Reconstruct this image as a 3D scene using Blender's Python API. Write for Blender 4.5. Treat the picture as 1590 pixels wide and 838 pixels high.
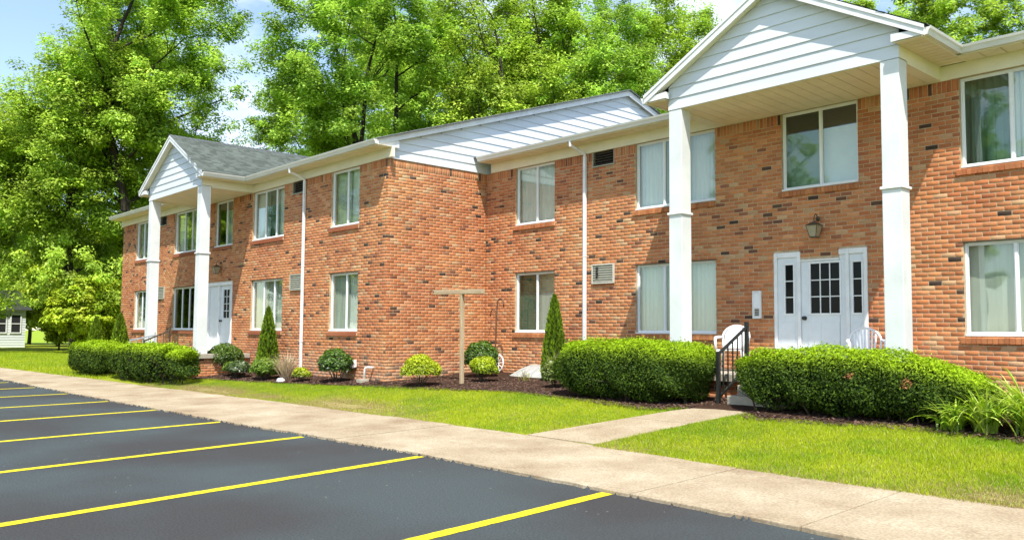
import bpy, math, random
import numpy as np
from mathutils import Matrix, Vector

for o in list(bpy.data.objects):
    bpy.data.objects.remove(o)
scene = bpy.context.scene
COL = scene.collection

# ------------------------------------------------------------------ camera
cam_d = bpy.data.cameras.new('camera')
cam = bpy.data.objects.new('camera', cam_d)
COL.objects.link(cam)
cam_d.sensor_width = 36.0
cam_d.lens = 29.71
cam_d.shift_y = 0.00866
cam_d.clip_start = 0.1
cam_d.clip_end = 2000.0
rt = (0.67232289, 0.7402226, 0.0072406)
up = (0.04154163, -0.04749324, 0.99800736)
fw = (-0.73909148, 0.67068241, 0.06268084)
cam.matrix_world = Matrix(((rt[0], up[0], -fw[0], 0.0), (rt[1], up[1], -fw[1], 0.0),
                           (rt[2], up[2], -fw[2], 1.6), (0, 0, 0, 1)))
scene.camera = cam

# ------------------------------------------------------------------ light
SUN = Vector((1.2, -1.0, 2.72)).normalized()          # towards the sun
sun_el = math.asin(SUN.z)
sun_az = math.atan2(SUN.x, SUN.y)
sl = bpy.data.lights.new('sun', 'SUN')
sl.energy = 3.7
sl.angle = math.radians(0.55)
sl.color = (1.0, 0.955, 0.88)
so = bpy.data.objects.new('sun', sl)
COL.objects.link(so)
so.location = (10, -10, 30)
so.rotation_euler = SUN.to_track_quat('Z', 'Y').to_euler()

world = bpy.data.worlds.new('World')
scene.world = world
world.use_nodes = True
wn, wl = world.node_tree.nodes, world.node_tree.links
wn.clear()
w_out = wn.new('ShaderNodeOutputWorld')
w_bg = wn.new('ShaderNodeBackground')
w_bg.inputs['Strength'].default_value = 0.13
w_sky = wn.new('ShaderNodeTexSky')
w_sky.sky_type = 'NISHITA'
w_sky.sun_disc = False
w_sky.sun_elevation = sun_el
w_sky.sun_rotation = sun_az
w_sky.air_density = 1.0
w_sky.dust_density = 0.4
w_sky.ozone_density = 1.0
# scattered fair-weather clouds, the same all round the sky
w_tc = wn.new('ShaderNodeTexCoord')
w_map = wn.new('ShaderNodeMapping')
w_map.inputs['Scale'].default_value = (1.0, 1.0, 2.2)
w_n = wn.new('ShaderNodeTexNoise')
w_n.inputs['Scale'].default_value = 3.1
w_n.inputs['Detail'].default_value = 7.0
w_n.inputs['Roughness'].default_value = 0.58
w_r = wn.new('ShaderNodeValToRGB')
w_r.color_ramp.elements[0].position = 0.48
w_r.color_ramp.elements[0].color = (0.04, 0.04, 0.04, 1)
w_r.color_ramp.elements[1].position = 0.70
w_r.color_ramp.elements[1].color = (0.95, 0.95, 0.95, 1)
w_mix = wn.new('ShaderNodeMix')
w_mix.data_type = 'RGBA'
w_mix.inputs[7].default_value = (6.0, 6.3, 6.8, 1)
wl.new(w_tc.outputs['Generated'], w_map.inputs['Vector'])
wl.new(w_map.outputs['Vector'], w_n.inputs['Vector'])
wl.new(w_n.outputs['Fac'], w_r.inputs['Fac'])
wl.new(w_r.outputs['Color'], w_mix.inputs[0])
wl.new(w_sky.outputs['Color'], w_mix.inputs[6])
wl.new(w_mix.outputs[2], w_bg.inputs['Color'])
wl.new(w_bg.outputs['Background'], w_out.inputs['Surface'])

vs = scene.view_settings
scene.display_settings.display_device = 'sRGB'
vs.view_transform = 'Standard'
vs.look = 'None'
vs.exposure = 1.08
vs.gamma = 1.0
vs.use_curve_mapping = False
scene.cycles.max_bounces = 8
scene.cycles.transparent_max_bounces = 12
scene.cycles.transmission_bounces = 6
scene.cycles.diffuse_bounces = 3
scene.cycles.glossy_bounces = 3
scene.cycles.caustics_reflective = False
scene.cycles.caustics_refractive = False

# ------------------------------------------------------------------ helpers
def link(o, parent=None):
    COL.objects.link(o)
    if parent is not None:
        o.parent = parent
    return o


def tag(o, label=None, cat=None, group=None, kind=None):
    if label: o['label'] = label
    if cat: o['category'] = cat
    if group: o['group'] = group
    if kind: o['kind'] = kind
    return o


ORG = {}          # object name -> world origin of its thing


def org_of(parent):
    return ORG.get(parent.name, (0.0, 0.0, 0.0)) if parent is not None else (0.0, 0.0, 0.0)


def thing(name, loc, label, cat, group=None):
    o = bpy.data.objects.new(name, None)
    o.empty_display_size = 0.2
    COL.objects.link(o)
    o.location = loc
    ORG[o.name] = tuple(loc)
    return tag(o, label, cat, group)


def np_mesh(name, V, F, mat=None, col=None, smooth=False):
    """V (N,3), F (M,k) with one k for all faces"""
    V = np.asarray(V, np.float32)
    F = np.asarray(F, np.int32)
    me = bpy.data.meshes.new(name)
    me.vertices.add(len(V))
    me.vertices.foreach_set('co', V.ravel())
    k = F.shape[1]
    me.loops.add(F.size)
    me.loops.foreach_set('vertex_index', F.ravel())
    me.polygons.add(len(F))
    me.polygons.foreach_set('loop_start', np.arange(0, F.size, k, dtype=np.int32))
    me.update(calc_edges=True)
    if smooth:
        me.polygons.foreach_set('use_smooth', np.ones(len(F), bool))
    if col is not None:
        a = me.color_attributes.new('tint', 'FLOAT_COLOR', 'POINT')
        c = np.ones((len(V), 4), np.float32)
        c[:, :3] = col
        a.data.foreach_set('color', c.ravel())
    if mat is not None:
        me.materials.append(mat)
    return me


def np_obj(name, V, F, mat, parent=None, col=None, smooth=False):
    V = np.asarray(V, np.float32)
    og = np.array(org_of(parent), np.float32)
    me = np_mesh(name, V - og, F, mat, col, smooth)
    o = bpy.data.objects.new(name, me)
    link(o, parent)
    ORG[o.name] = tuple(og)
    return o


class MB:
    """collects pieces of ONE part"""
    def __init__(self):
        self.v, self.f = [], []

    def add(self, vs_, fs):
        b = len(self.v)
        self.v += [tuple(p) for p in vs_]
        self.f += [tuple(b + i for i in q) for q in fs]
        return self

    def box(self, x0, x1, y0, y1, z0, z1):
        x0, x1 = min(x0, x1), max(x0, x1); y0, y1 = min(y0, y1), max(y0, y1); z0, z1 = min(z0, z1), max(z0, z1)
        return self.add([(x0, y0, z0), (x1, y0, z0), (x1, y1, z0), (x0, y1, z0),
                         (x0, y0, z1), (x1, y0, z1), (x1, y1, z1), (x0, y1, z1)],
                        [(0, 3, 2, 1), (4, 5, 6, 7), (0, 1, 5, 4), (1, 2, 6, 5), (2, 3, 7, 6), (3, 0, 4, 7)])

    def hexa(self, p):
        """8 points: bottom loop 0-3, top loop 4-7"""
        return self.add(p, [(0, 3, 2, 1), (4, 5, 6, 7), (0, 1, 5, 4), (1, 2, 6, 5), (2, 3, 7, 6), (3, 0, 4, 7)])

    def prism(self, poly, d):
        """planar loop extruded along vector d"""
        n = len(poly)
        q = [tuple(a + b for a, b in zip(p, d)) for p in poly]
        fs = [tuple(range(n - 1, -1, -1)), tuple(range(n, 2 * n))]
        fs += [(i, (i + 1) % n, n + (i + 1) % n, n + i) for i in range(n)]
        return self.add(list(poly) + q, fs)

    def quad(self, *p):
        return self.add(p, [tuple(range(len(p)))])

    def tube(self, pts, r, seg=8, cap=True):
        pts = [Vector(p) for p in pts]
        rs = r if isinstance(r, (list, tuple)) else [r] * len(pts)
        vs_, fs = [], []
        n = None
        for i, p in enumerate(pts):
            t = (pts[min(i + 1, len(pts) - 1)] - pts[max(i - 1, 0)]).normalized()
            if n is None:
                n = t.cross(Vector((0.31, 0.95, 0.11)))
                if n.length < 0.1: n = t.cross(Vector((1, 0, 0)))
            n = (n - t * n.dot(t)).normalized()
            b = t.cross(n)
            for k in range(seg):
                a = 2 * math.pi * k / seg
                vs_.append(p + (n * math.cos(a) + b * math.sin(a)) * rs[i])
        for i in range(len(pts) - 1):
            for k in range(seg):
                fs.append((i * seg + k, i * seg + (k + 1) % seg, (i + 1) * seg + (k + 1) % seg, (i + 1) * seg + k))
        if cap:
            fs.append(tuple(range(seg - 1, -1, -1)))
            fs.append(tuple((len(pts) - 1) * seg + k for k in range(seg)))
        return self.add(vs_, fs)

    def lathe(self, c, prof, seg=16, axis='z'):
        vs_, fs = [], []
        for (r, h) in prof:
            for k in range(seg):
                a = 2 * math.pi * k / seg
                if axis == 'z': vs_.append((c[0] + r * math.cos(a), c[1] + r * math.sin(a), c[2] + h))
                else: vs_.append((c[0] + r * math.cos(a), c[1] + h, c[2] + r * math.sin(a)))
        for i in range(len(prof) - 1):
            for k in range(seg):
                fs.append((i * seg + k, i * seg + (k + 1) % seg, (i + 1) * seg + (k + 1) % seg, (i + 1) * seg + k))
        return self.add(vs_, fs)

    def build(self, name, mat, parent=None, bevel=0.0, smooth=False, col=None):
        og = org_of(parent)
        me = bpy.data.meshes.new(name)
        me.from_pydata([(a - og[0], b - og[1], c - og[2]) for a, b, c in self.v], [], self.f)
        me.materials.append(mat)
        if smooth:
            me.polygons.foreach_set('use_smooth', np.ones(len(self.f), bool))
        if col is not None:
            a = me.color_attributes.new('tint', 'FLOAT_COLOR', 'POINT')
            a.data.foreach_set('color', np.tile(np.array([*col, 1.0], np.float32), len(self.v)))
        me.update()
        o = bpy.data.objects.new(name, me)
        link(o, parent)
        ORG[o.name] = og
        if bevel:
            m = o.modifiers.new('bevel', 'BEVEL')
            m.width = bevel; m.segments = 2; m.limit_method = 'ANGLE'; m.angle_limit = math.radians(40)
        return o


# ------------------------------------------------------------------ materials
def new_mat(name):
    m = bpy.data.materials.new(name)
    m.use_nodes = True
    nt = m.node_tree
    nt.nodes.clear()
    out = nt.nodes.new('ShaderNodeOutputMaterial')
    return m, nt.nodes, nt.links, out


def plain(name, col, rough=0.6, spec=0.4, var=0.12, scale=6.0, bump=0.0, bscale=60.0, metal=0.0, stretch=(1, 1, 1), col2=None):
    """principled colour with a noise wash (col -> col2) and an optional fine bump"""
    m, N, L, out = new_mat(name)
    b = N.new('ShaderNodeBsdfPrincipled')
    b.inputs['Roughness'].default_value = rough
    b.inputs['Metallic'].default_value = metal
    b.inputs['Specular IOR Level'].default_value = spec
    tc = N.new('ShaderNodeTexCoord')
    mp = N.new('ShaderNodeMapping')
    mp.inputs['Scale'].default_value = stretch
    n = N.new('ShaderNodeTexNoise')
    n.inputs['Scale'].default_value = scale
    n.inputs['Detail'].default_value = 6
    n.inputs['Roughness'].default_value = 0.6
    r = N.new('ShaderNodeValToRGB')
    r.color_ramp.elements[0].position = 0.3
    r.color_ramp.elements[1].position = 0.7
    c2 = col2 if col2 else tuple(c * (1 - var) for c in col)
    r.color_ramp.elements[0].color = (*c2, 1)
    r.color_ramp.elements[1].color = (*[min(1, c * (1 + var * 0.4)) for c in col], 1) if not col2 else (*col, 1)
    L.new(tc.outputs['Object'], mp.inputs['Vector'])
    L.new(mp.outputs['Vector'], n.inputs['Vector'])
    L.new(n.outputs['Fac'], r.inputs['Fac'])
    L.new(r.outputs['Color'], b.inputs['Base Color'])
    if bump:
        n2 = N.new('ShaderNodeTexNoise')
        n2.inputs['Scale'].default_value = bscale
        n2.inputs['Detail'].default_value = 5
        bp = N.new('ShaderNodeBump')
        bp.inputs['Strength'].default_value = bump
        bp.inputs['Distance'].default_value = 0.01
        L.new(mp.outputs['Vector'], n2.inputs['Vector'])
        L.new(n2.outputs['Fac'], bp.inputs['Height'])
        L.new(bp.outputs['Normal'], b.inputs['Normal'])
    L.new(b.outputs['BSDF'], out.inputs['Surface'])
    return m


def leafy(name, rough=0.5, trans=0.35, spec=0.35, tcol=(1.15, 1.25, 0.55)):
    """leaf: colour from the 'tint' attribute, some light passing through"""
    m, N, L, out = new_mat(name)
    a = N.new('ShaderNodeAttribute'); a.attribute_name = 'tint'
    b = N.new('ShaderNodeBsdfPrincipled')
    b.inputs['Roughness'].default_value = rough
    b.inputs['Specular IOR Level'].default_value = spec
    t = N.new('ShaderNodeBsdfTranslucent')
    mul = N.new('ShaderNodeMix'); mul.data_type = 'RGBA'; mul.blend_type = 'MULTIPLY'
    mul.inputs[0].default_value = 1.0
    mul.inputs[7].default_value = (*tcol, 1)
    mx = N.new('ShaderNodeMixShader'); mx.inputs[0].default_value = trans
    L.new(a.outputs['Color'], b.inputs['Base Color'])
    L.new(a.outputs['Color'], mul.inputs[6])
    L.new(mul.outputs[2], t.inputs['Color'])
    L.new(b.outputs['BSDF'], mx.inputs[1])
    L.new(t.outputs['BSDF'], mx.inputs[2])
    L.new(mx.outputs['Shader'], out.inputs['Surface'])
    return m


def tinted(name, rough=0.85, nscale=40.0, namt=0.35, bump=0.5, bscale=120.0, spec=0.25, drift=False):
    """surface whose colour comes from 'tint', mottled by noise (brick, shingle, mulch)"""
    m, N, L, out = new_mat(name)
    a = N.new('ShaderNodeAttribute'); a.attribute_name = 'tint'
    b = N.new('ShaderNodeBsdfPrincipled')
    b.inputs['Roughness'].default_value = rough
    b.inputs['Specular IOR Level'].default_value = spec
    g = N.new('ShaderNodeNewGeometry')
    n = N.new('ShaderNodeTexNoise'); n.inputs['Scale'].default_value = nscale; n.inputs['Detail'].default_value = 4
    n3 = N.new('ShaderNodeTexNoise'); n3.inputs['Scale'].default_value = 1.3; n3.inputs['Detail'].default_value = 3
    ad = N.new('ShaderNodeMath'); ad.operation = 'MULTIPLY_ADD'; ad.inputs[1].default_value = 0.5
    r = N.new('ShaderNodeMapRange')
    r.inputs['From Min'].default_value = 0.45; r.inputs['From Max'].default_value = 1.05
    r.inputs['To Min'].default_value = 1 - namt; r.inputs['To Max'].default_value = 1 + namt * 0.8
    mul = N.new('ShaderNodeVectorMath'); mul.operation = 'SCALE'
    bp = N.new('ShaderNodeBump'); bp.inputs['Strength'].default_value = bump; bp.inputs['Distance'].default_value = 0.006
    n2 = N.new('ShaderNodeTexNoise'); n2.inputs['Scale'].default_value = bscale; n2.inputs['Detail'].default_value = 3
    L.new(g.outputs['Position'], n.inputs['Vector'])
    L.new(g.outputs['Position'], n2.inputs['Vector'])
    L.new(g.outputs['Position'], n3.inputs['Vector'])
    L.new(n3.outputs['Fac'], ad.inputs[0])
    L.new(n.outputs['Fac'], ad.inputs[2])
    L.new(ad.outputs[0], r.inputs['Value'])
    L.new(a.outputs['Color'], mul.inputs[0])
    L.new(r.outputs['Result'], mul.inputs['Scale'])
    if drift:
        n6 = N.new('ShaderNodeTexNoise'); n6.inputs['Scale'].default_value = 0.55; n6.inputs['Detail'].default_value = 4
        rr = N.new('ShaderNodeValToRGB')
        rr.color_ramp.elements[0].position = 0.33; rr.color_ramp.elements[0].color = (0.90, 0.78, 0.78, 1)
        rr.color_ramp.elements[1].position = 0.67; rr.color_ramp.elements[1].color = (1.06, 1.14, 1.10, 1)
        m2 = N.new('ShaderNodeVectorMath'); m2.operation = 'MULTIPLY'
        L.new(g.outputs['Position'], n6.inputs['Vector']); L.new(n6.outputs['Fac'], rr.inputs['Fac'])
        L.new(mul.outputs['Vector'], m2.inputs[0]); L.new(rr.outputs['Color'], m2.inputs[1])
        L.new(m2.outputs['Vector'], b.inputs['Base Color'])
    else:
        L.new(mul.outputs['Vector'], b.inputs['Base Color'])
    L.new(n2.outputs['Fac'], bp.inputs['Height'])
    L.new(bp.outputs['Normal'], b.inputs['Normal'])
    L.new(b.outputs['BSDF'], out.inputs['Surface'])
    return m


def glass_mat(name, tint, ior=1.55, rough=0.02):
    m, N, L, out = new_mat(name)
    t = N.new('ShaderNodeBsdfTransparent'); t.inputs['Color'].default_value = (*tint, 1)
    g = N.new('ShaderNodeBsdfGlossy'); g.inputs['Roughness'].default_value = rough
    g.inputs['Color'].default_value = (0.95, 1.0, 0.98, 1)
    f = N.new('ShaderNodeLayerWeight'); f.inputs['Blend'].default_value = 0.5
    pw = N.new('ShaderNodeMath'); pw.operation = 'POWER'; pw.inputs[1].default_value = 4.0
    sc = N.new('ShaderNodeMath'); sc.operation = 'MULTIPLY_ADD'; sc.inputs[1].default_value = 0.8; sc.inputs[2].default_value = 1.7 * (ior - 1) ** 2 / (ior + 1) ** 2; sc.use_clamp = True
    geo = N.new('ShaderNodeNewGeometry')
    n = N.new('ShaderNodeTexNoise'); n.inputs['Scale'].default_value = 1.6; n.inputs['Detail'].default_value = 1
    bp = N.new('ShaderNodeBump'); bp.inputs['Strength'].default_value = 0.06; bp.inputs['Distance'].default_value = 0.05
    mx = N.new('ShaderNodeMixShader')
    L.new(geo.outputs['Position'], n.inputs['Vector'])
    L.new(n.outputs['Fac'], bp.inputs['Height'])
    L.new(bp.outputs['Normal'], g.inputs['Normal'])
    L.new(f.outputs['Facing'], pw.inputs[0])
    L.new(pw.outputs[0], sc.inputs[0])
    L.new(sc.outputs[0], mx.inputs[0])
    L.new(t.outputs['BSDF'], mx.inputs[1])
    L.new(g.outputs['BSDF'], mx.inputs[2])
    L.new(mx.outputs['Shader'], out.inputs['Surface'])
    return m


M = {}
M['brick'] = tinted('brick', rough=0.9, nscale=45, namt=0.22, bump=0.35, bscale=150, drift=True)
M['mortar'] = plain('mortar', (0.56, 0.42, 0.26), rough=0.95, spec=0.2, var=0.3, scale=9, bump=0.4, bscale=200)
M['white'] = plain('white_paint', (0.78, 0.79, 0.78), rough=0.45, var=0.15, scale=3.0, bump=0.05, bscale=30)
M['column'] = plain('column_paint', (0.74, 0.755, 0.74), rough=0.5, var=0.12, scale=1.8, bump=0.08, bscale=14, col2=(0.60, 0.63, 0.61))
M['siding'] = plain('white_siding', (0.66, 0.70, 0.72), rough=0.45, var=0.13, scale=2.2, bump=0.06, bscale=40, stretch=(0.15, 0.15, 1))
M['almond'] = plain('almond_trim', (0.82, 0.77, 0.60), rough=0.5, var=0.08, scale=2.0, bump=0.04, bscale=30)
M['soffit'] = plain('almond_soffit', (0.82, 0.72, 0.50), rough=0.55, var=0.1, scale=3.0, bump=0.05, bscale=50)
M['gutter'] = plain('gutter_metal', (0.74, 0.73, 0.66), rough=0.35, var=0.12, scale=3.0, stretch=(0.5, 0.5, 2))
M['frame'] = plain('window_frame', (0.80, 0.81, 0.80), rough=0.4, var=0.04)
M['vinyl_dark'] = plain('dark_recess', (0.015, 0.016, 0.017), rough=0.8, var=0.2)
M['glass'] = glass_mat('window_glass', (0.93, 0.965, 0.94))
M['glass_dark'] = glass_mat('screened_glass', (0.62, 0.72, 0.66))
M['curtain'] = plain('pale_curtain', (0.74, 0.76, 0.70), rough=0.85, var=0.12, scale=2, stretch=(6, 6, 0.4))
M['curtain_sage'] = plain('sage_curtain', (0.52, 0.54, 0.47), rough=0.85, var=0.2, scale=2, stretch=(6, 6, 0.4))
M['curtain_tan'] = plain('tan_curtain', (0.55, 0.52, 0.36), rough=0.85, var=0.2, scale=2, stretch=(6, 6, 0.4))
M['pane_black'] = plain('dark_door_pane', (0.006, 0.008, 0.009), rough=0.08, spec=0.12, var=0.3)
M['board'] = plain('white_board', (0.72, 0.76, 0.72), rough=0.7, var=0.06)
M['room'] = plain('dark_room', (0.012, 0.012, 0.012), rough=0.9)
M['door'] = plain('door_paint', (0.70, 0.74, 0.76), rough=0.4, var=0.06, bump=0.02)
M['black'] = plain('black_iron', (0.012, 0.014, 0.012), rough=0.4, spec=0.5)
M['bronze'] = plain('bronze_metal', (0.10, 0.075, 0.05), rough=0.5, metal=0.3, var=0.3)
M['lampglass'] = plain('ribbed_lamp_glass', (0.36, 0.31, 0.20), rough=0.15, spec=0.6, var=0.15, scale=14)
M['acpanel'] = plain('ac_panel', (0.42, 0.42, 0.34), rough=0.5, var=0.12, scale=6)
M['shingle'] = tinted('asphalt_shingle', rough=0.95, nscale=90, namt=0.3, bump=0.5, bscale=300, spec=0.15)
M['roof'] = plain('roof_shingle', (0.10, 0.11, 0.11), rough=0.95, var=0.4, scale=20, bump=0.4, bscale=90)
M['asphalt'] = None
M['yellow'] = None
M['concrete'] = None
M['porch'] = plain('porch_concrete', (0.40, 0.36, 0.28), rough=0.9, var=0.25, scale=4, bump=0.25, bscale=90)
M['wood'] = plain('weathered_wood', (0.54, 0.42, 0.27), rough=0.9, col2=(0.32, 0.23, 0.13), scale=3.0, stretch=(9, 9, 0.8), bump=0.6, bscale=12)
M['woodx'] = plain('weathered_crossbar', (0.55, 0.43, 0.28), rough=0.9, col2=(0.33, 0.24, 0.14), scale=3.0, stretch=(0.8, 9, 9), bump=0.6, bscale=12)
M['plastic'] = plain('white_plastic', (0.82, 0.82, 0.81), rough=0.35, var=0.03)
M['pvc'] = plain('pvc_pipe', (0.78, 0.77, 0.72), rough=0.4, var=0.08)
M['rust'] = plain('rusty_iron', (0.16, 0.075, 0.04), rough=0.85, var=0.5, scale=30)
M['mat'] = plain('door_mat', (0.03, 0.022, 0.018), rough=0.95, var=0.4, bump=0.6, bscale=120)
M['wellcover'] = plain('clouded_plastic', (0.42, 0.47, 0.48), rough=0.12, spec=0.9, var=0.35, scale=4, stretch=(6, 1, 1))
M['bark'] = plain('bark', (0.045, 0.036, 0.026), rough=0.95, col2=(0.018, 0.014, 0.010), scale=4, stretch=(5, 5, 0.7), bump=0.7, bscale=9)
M['twig'] = plain('twig', (0.085, 0.06, 0.04), rough=0.95, var=0.4)
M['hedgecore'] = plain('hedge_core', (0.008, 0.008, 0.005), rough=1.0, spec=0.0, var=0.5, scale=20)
M['leaf'] = leafy('tree_leaf', trans=0.38, spec=0.25, tcol=(1.08, 1.15, 0.85))
M['hleaf'] = leafy('hedge_leaf', trans=0.25, spec=0.15, rough=0.6)
M['sleaf'] = leafy('shrub_leaf', trans=0.3, spec=0.4, rough=0.42)
M['grass'] = leafy('grass_blade', trans=0.35, spec=0.25, tcol=(1.1, 1.2, 0.5))
M['straw'] = leafy('dry_grass_blade', trans=0.3, spec=0.2, tcol=(1.1, 1.0, 0.8))
M['mulch'] = tinted('mulch_chip', rough=1.0, nscale=60, namt=0.5, bump=0.2, spec=0.1)


def asphalt_mat():
    m, N, L, out = new_mat('asphalt')
    b = N.new('ShaderNodeBsdfPrincipled')
    b.inputs['Roughness'].default_value = 0.78
    b.inputs['Specular IOR Level'].default_value = 0.35
    g = N.new('ShaderNodeNewGeometry')
    n = N.new('ShaderNodeTexNoise'); n.inputs['Scale'].default_value = 0.35; n.inputs['Detail'].default_value = 5
    r = N.new('ShaderNodeValToRGB')
    r.color_ramp.elements[0].position = 0.40; r.color_ramp.elements[0].color = (0.033, 0.032, 0.031, 1)
    r.color_ramp.elements[1].position = 0.62; r.color_ramp.elements[1].color = (0.043, 0.055, 0.056, 1)
    # pale grit specks
    v = N.new('ShaderNodeTexVoronoi'); v.inputs['Scale'].default_value = 5.5; v.inputs['Randomness'].default_value = 1.0
    lt = N.new('ShaderNodeMath'); lt.operation = 'LESS_THAN'; lt.inputs[1].default_value = 0.06
    n4 = N.new('ShaderNodeTexNoise'); n4.inputs['Scale'].default_value = 1.1
    gt = N.new('ShaderNodeMath'); gt.operation = 'GREATER_THAN'; gt.inputs[1].default_value = 0.52
    an = N.new('ShaderNodeMath'); an.operation = 'MULTIPLY'
    mx = N.new('ShaderNodeMix'); mx.data_type = 'RGBA'; mx.inputs[7].default_value = (0.20, 0.20, 0.18, 1)
    n2 = N.new('ShaderNodeTexNoise'); n2.inputs['Scale'].default_value = 160; n2.inputs['Detail'].default_value = 3
    n5 = N.new('ShaderNodeTexNoise'); n5.inputs['Scale'].default_value = 55; n5.inputs['Detail'].default_value = 2
    mr = N.new('ShaderNodeMapRange'); mr.inputs['From Min'].default_value = 0.3; mr.inputs['From Max'].default_value = 0.7; mr.inputs['To Min'].default_value = 0.58; mr.inputs['To Max'].default_value = 1.5
    sc = N.new('ShaderNodeVectorMath'); sc.operation = 'SCALE'
    bp = N.new('ShaderNodeBump'); bp.inputs['Strength'].default_value = 0.5; bp.inputs['Distance'].default_value = 0.006
    for q in (n, v, n4, n2, n5): L.new(g.outputs['Position'], q.inputs['Vector'])
    x_ = r.color_ramp.elements.new(0.5); x_.color = (0.037, 0.042, 0.042, 1)
    L.new(n.outputs['Fac'], r.inputs['Fac'])
    L.new(v.outputs['Distance'], lt.inputs[0]); L.new(n4.outputs['Fac'], gt.inputs[0])
    L.new(lt.outputs[0], an.inputs[0]); L.new(gt.outputs[0], an.inputs[1])
    L.new(an.outputs[0], mx.inputs[0]); L.new(r.outputs['Color'], mx.inputs[6])
    L.new(n5.outputs['Fac'], mr.inputs['Value'])
    L.new(mx.outputs[2], sc.inputs[0]); L.new(mr.outputs['Result'], sc.inputs['Scale'])
    L.new(sc.outputs['Vector'], b.inputs['Base Color'])
    L.new(n2.outputs['Fac'], bp.inputs['Height']); L.new(bp.outputs['Normal'], b.inputs['Normal'])
    L.new(b.outputs['BSDF'], out.inputs['Surface'])
    return m


def worn(name, col, bad, amt=0.35, scale=24, rough=0.75):
    """painted or cast surface with worn patches showing another colour"""
    m, N, L, out = new_mat(name)
    b = N.new('ShaderNodeBsdfPrincipled'); b.inputs['Roughness'].default_value = rough
    b.inputs['Specular IOR Level'].default_value = 0.25
    g = N.new('ShaderNodeNewGeometry')
    n = N.new('ShaderNodeTexNoise'); n.inputs['Scale'].default_value = scale; n.inputs['Detail'].default_value = 8
    n.inputs['Roughness'].default_value = 0.7
    r = N.new('ShaderNodeValToRGB')
    r.color_ramp.elements[0].position = amt - 0.06; r.color_ramp.elements[0].color = (*bad, 1)
    r.color_ramp.elements[1].position = amt + 0.06; r.color_ramp.elements[1].color = (*col, 1)
    n2 = N.new('ShaderNodeTexNoise'); n2.inputs['Scale'].default_value = 140
    bp = N.new('ShaderNodeBump'); bp.inputs['Strength'].default_value = 0.3; bp.inputs['Distance'].default_value = 0.005
    L.new(g.outputs['Position'], n.inputs['Vector']); L.new(g.outputs['Position'], n2.inputs['Vector'])
    L.new(n.outputs['Fac'], r.inputs['Fac']); L.new(r.outputs['Color'], b.inputs['Base Color'])
    L.new(n2.outputs['Fac'], bp.inputs['Height']); L.new(bp.outputs['Normal'], b.inputs['Normal'])
    L.new(b.outputs['BSDF'], out.inputs['Surface'])
    return m


def concrete_mat():
    m, N, L, out = new_mat('walk_concrete')
    b = N.new('ShaderNodeBsdfPrincipled'); b.inputs['Roughness'].default_value = 0.92
    b.inputs['Specular IOR Level'].default_value = 0.2
    g = N.new('ShaderNodeNewGeometry')
    n = N.new('ShaderNodeTexNoise'); n.inputs['Scale'].default_value = 0.9; n.inputs['Detail'].default_value = 7
    n.inputs['Roughness'].default_value = 0.65
    r = N.new('ShaderNodeValToRGB')
    e = r.color_ramp.elements
    e[0].position = 0.30; e[0].color = (0.250, 0.183, 0.112, 1)
    e[1].position = 0.72; e[1].color = (0.44, 0.375, 0.265, 1)
    x = e.new(0.5); x.color = (0.345, 0.277, 0.182, 1)
    n2 = N.new('ShaderNodeTexNoise'); n2.inputs['Scale'].default_value = 42; n2.inputs['Detail'].default_value = 4
    mr = N.new('ShaderNodeMapRange'); mr.inputs['From Min'].default_value = 0.3; mr.inputs['From Max'].default_value = 0.7
    mr.inputs['To Min'].default_value = 0.70; mr.inputs['To Max'].default_value = 1.2
    sc = N.new('ShaderNodeVectorMath'); sc.operation = 'SCALE'
    n3 = N.new('ShaderNodeTexNoise'); n3.inputs['Scale'].default_value = 110; n3.inputs['Detail'].default_value = 3
    bp = N.new('ShaderNodeBump'); bp.inputs['Strength'].default_value = 0.4; bp.inputs['Distance'].default_value = 0.006
    for q in (n, n2, n3): L.new(g.outputs['Position'], q.inputs['Vector'])
    L.new(n.outputs['Fac'], r.inputs['Fac']); L.new(n2.outputs['Fac'], mr.inputs['Value'])
    L.new(r.outputs['Color'], sc.inputs[0]); L.new(mr.outputs['Result'], sc.inputs['Scale'])
    L.new(sc.outputs['Vector'], b.inputs['Base Color'])
    L.new(n3.outputs['Fac'], bp.inputs['Height']); L.new(bp.outputs['Normal'], b.inputs['Normal'])
    L.new(b.outputs['BSDF'], out.inputs['Surface'])
    return m


M['asphalt'] = asphalt_mat()
M['yellow'] = worn('yellow_line_paint', (0.62, 0.52, 0.012), (0.20, 0.18, 0.05), amt=0.40, scale=22)
M['concrete'] = concrete_mat()
M['soil'] = plain('mulch_soil', (0.062, 0.034, 0.021), rough=1.0, col2=(0.026, 0.015, 0.010), scale=30, bump=0.9, bscale=45, spec=0.1)
M['turf'] = plain('turf_soil', (0.26, 0.30, 0.02), rough=1.0, col2=(0.17, 0.20, 0.016), scale=5, bump=0.8, bscale=60, spec=0.1)
M['farturf'] = plain('far_turf', (0.26, 0.34, 0.02), rough=1.0, col2=(0.19, 0.28, 0.018), scale=0.4, bump=0.6, bscale=20, spec=0.1)
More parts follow.
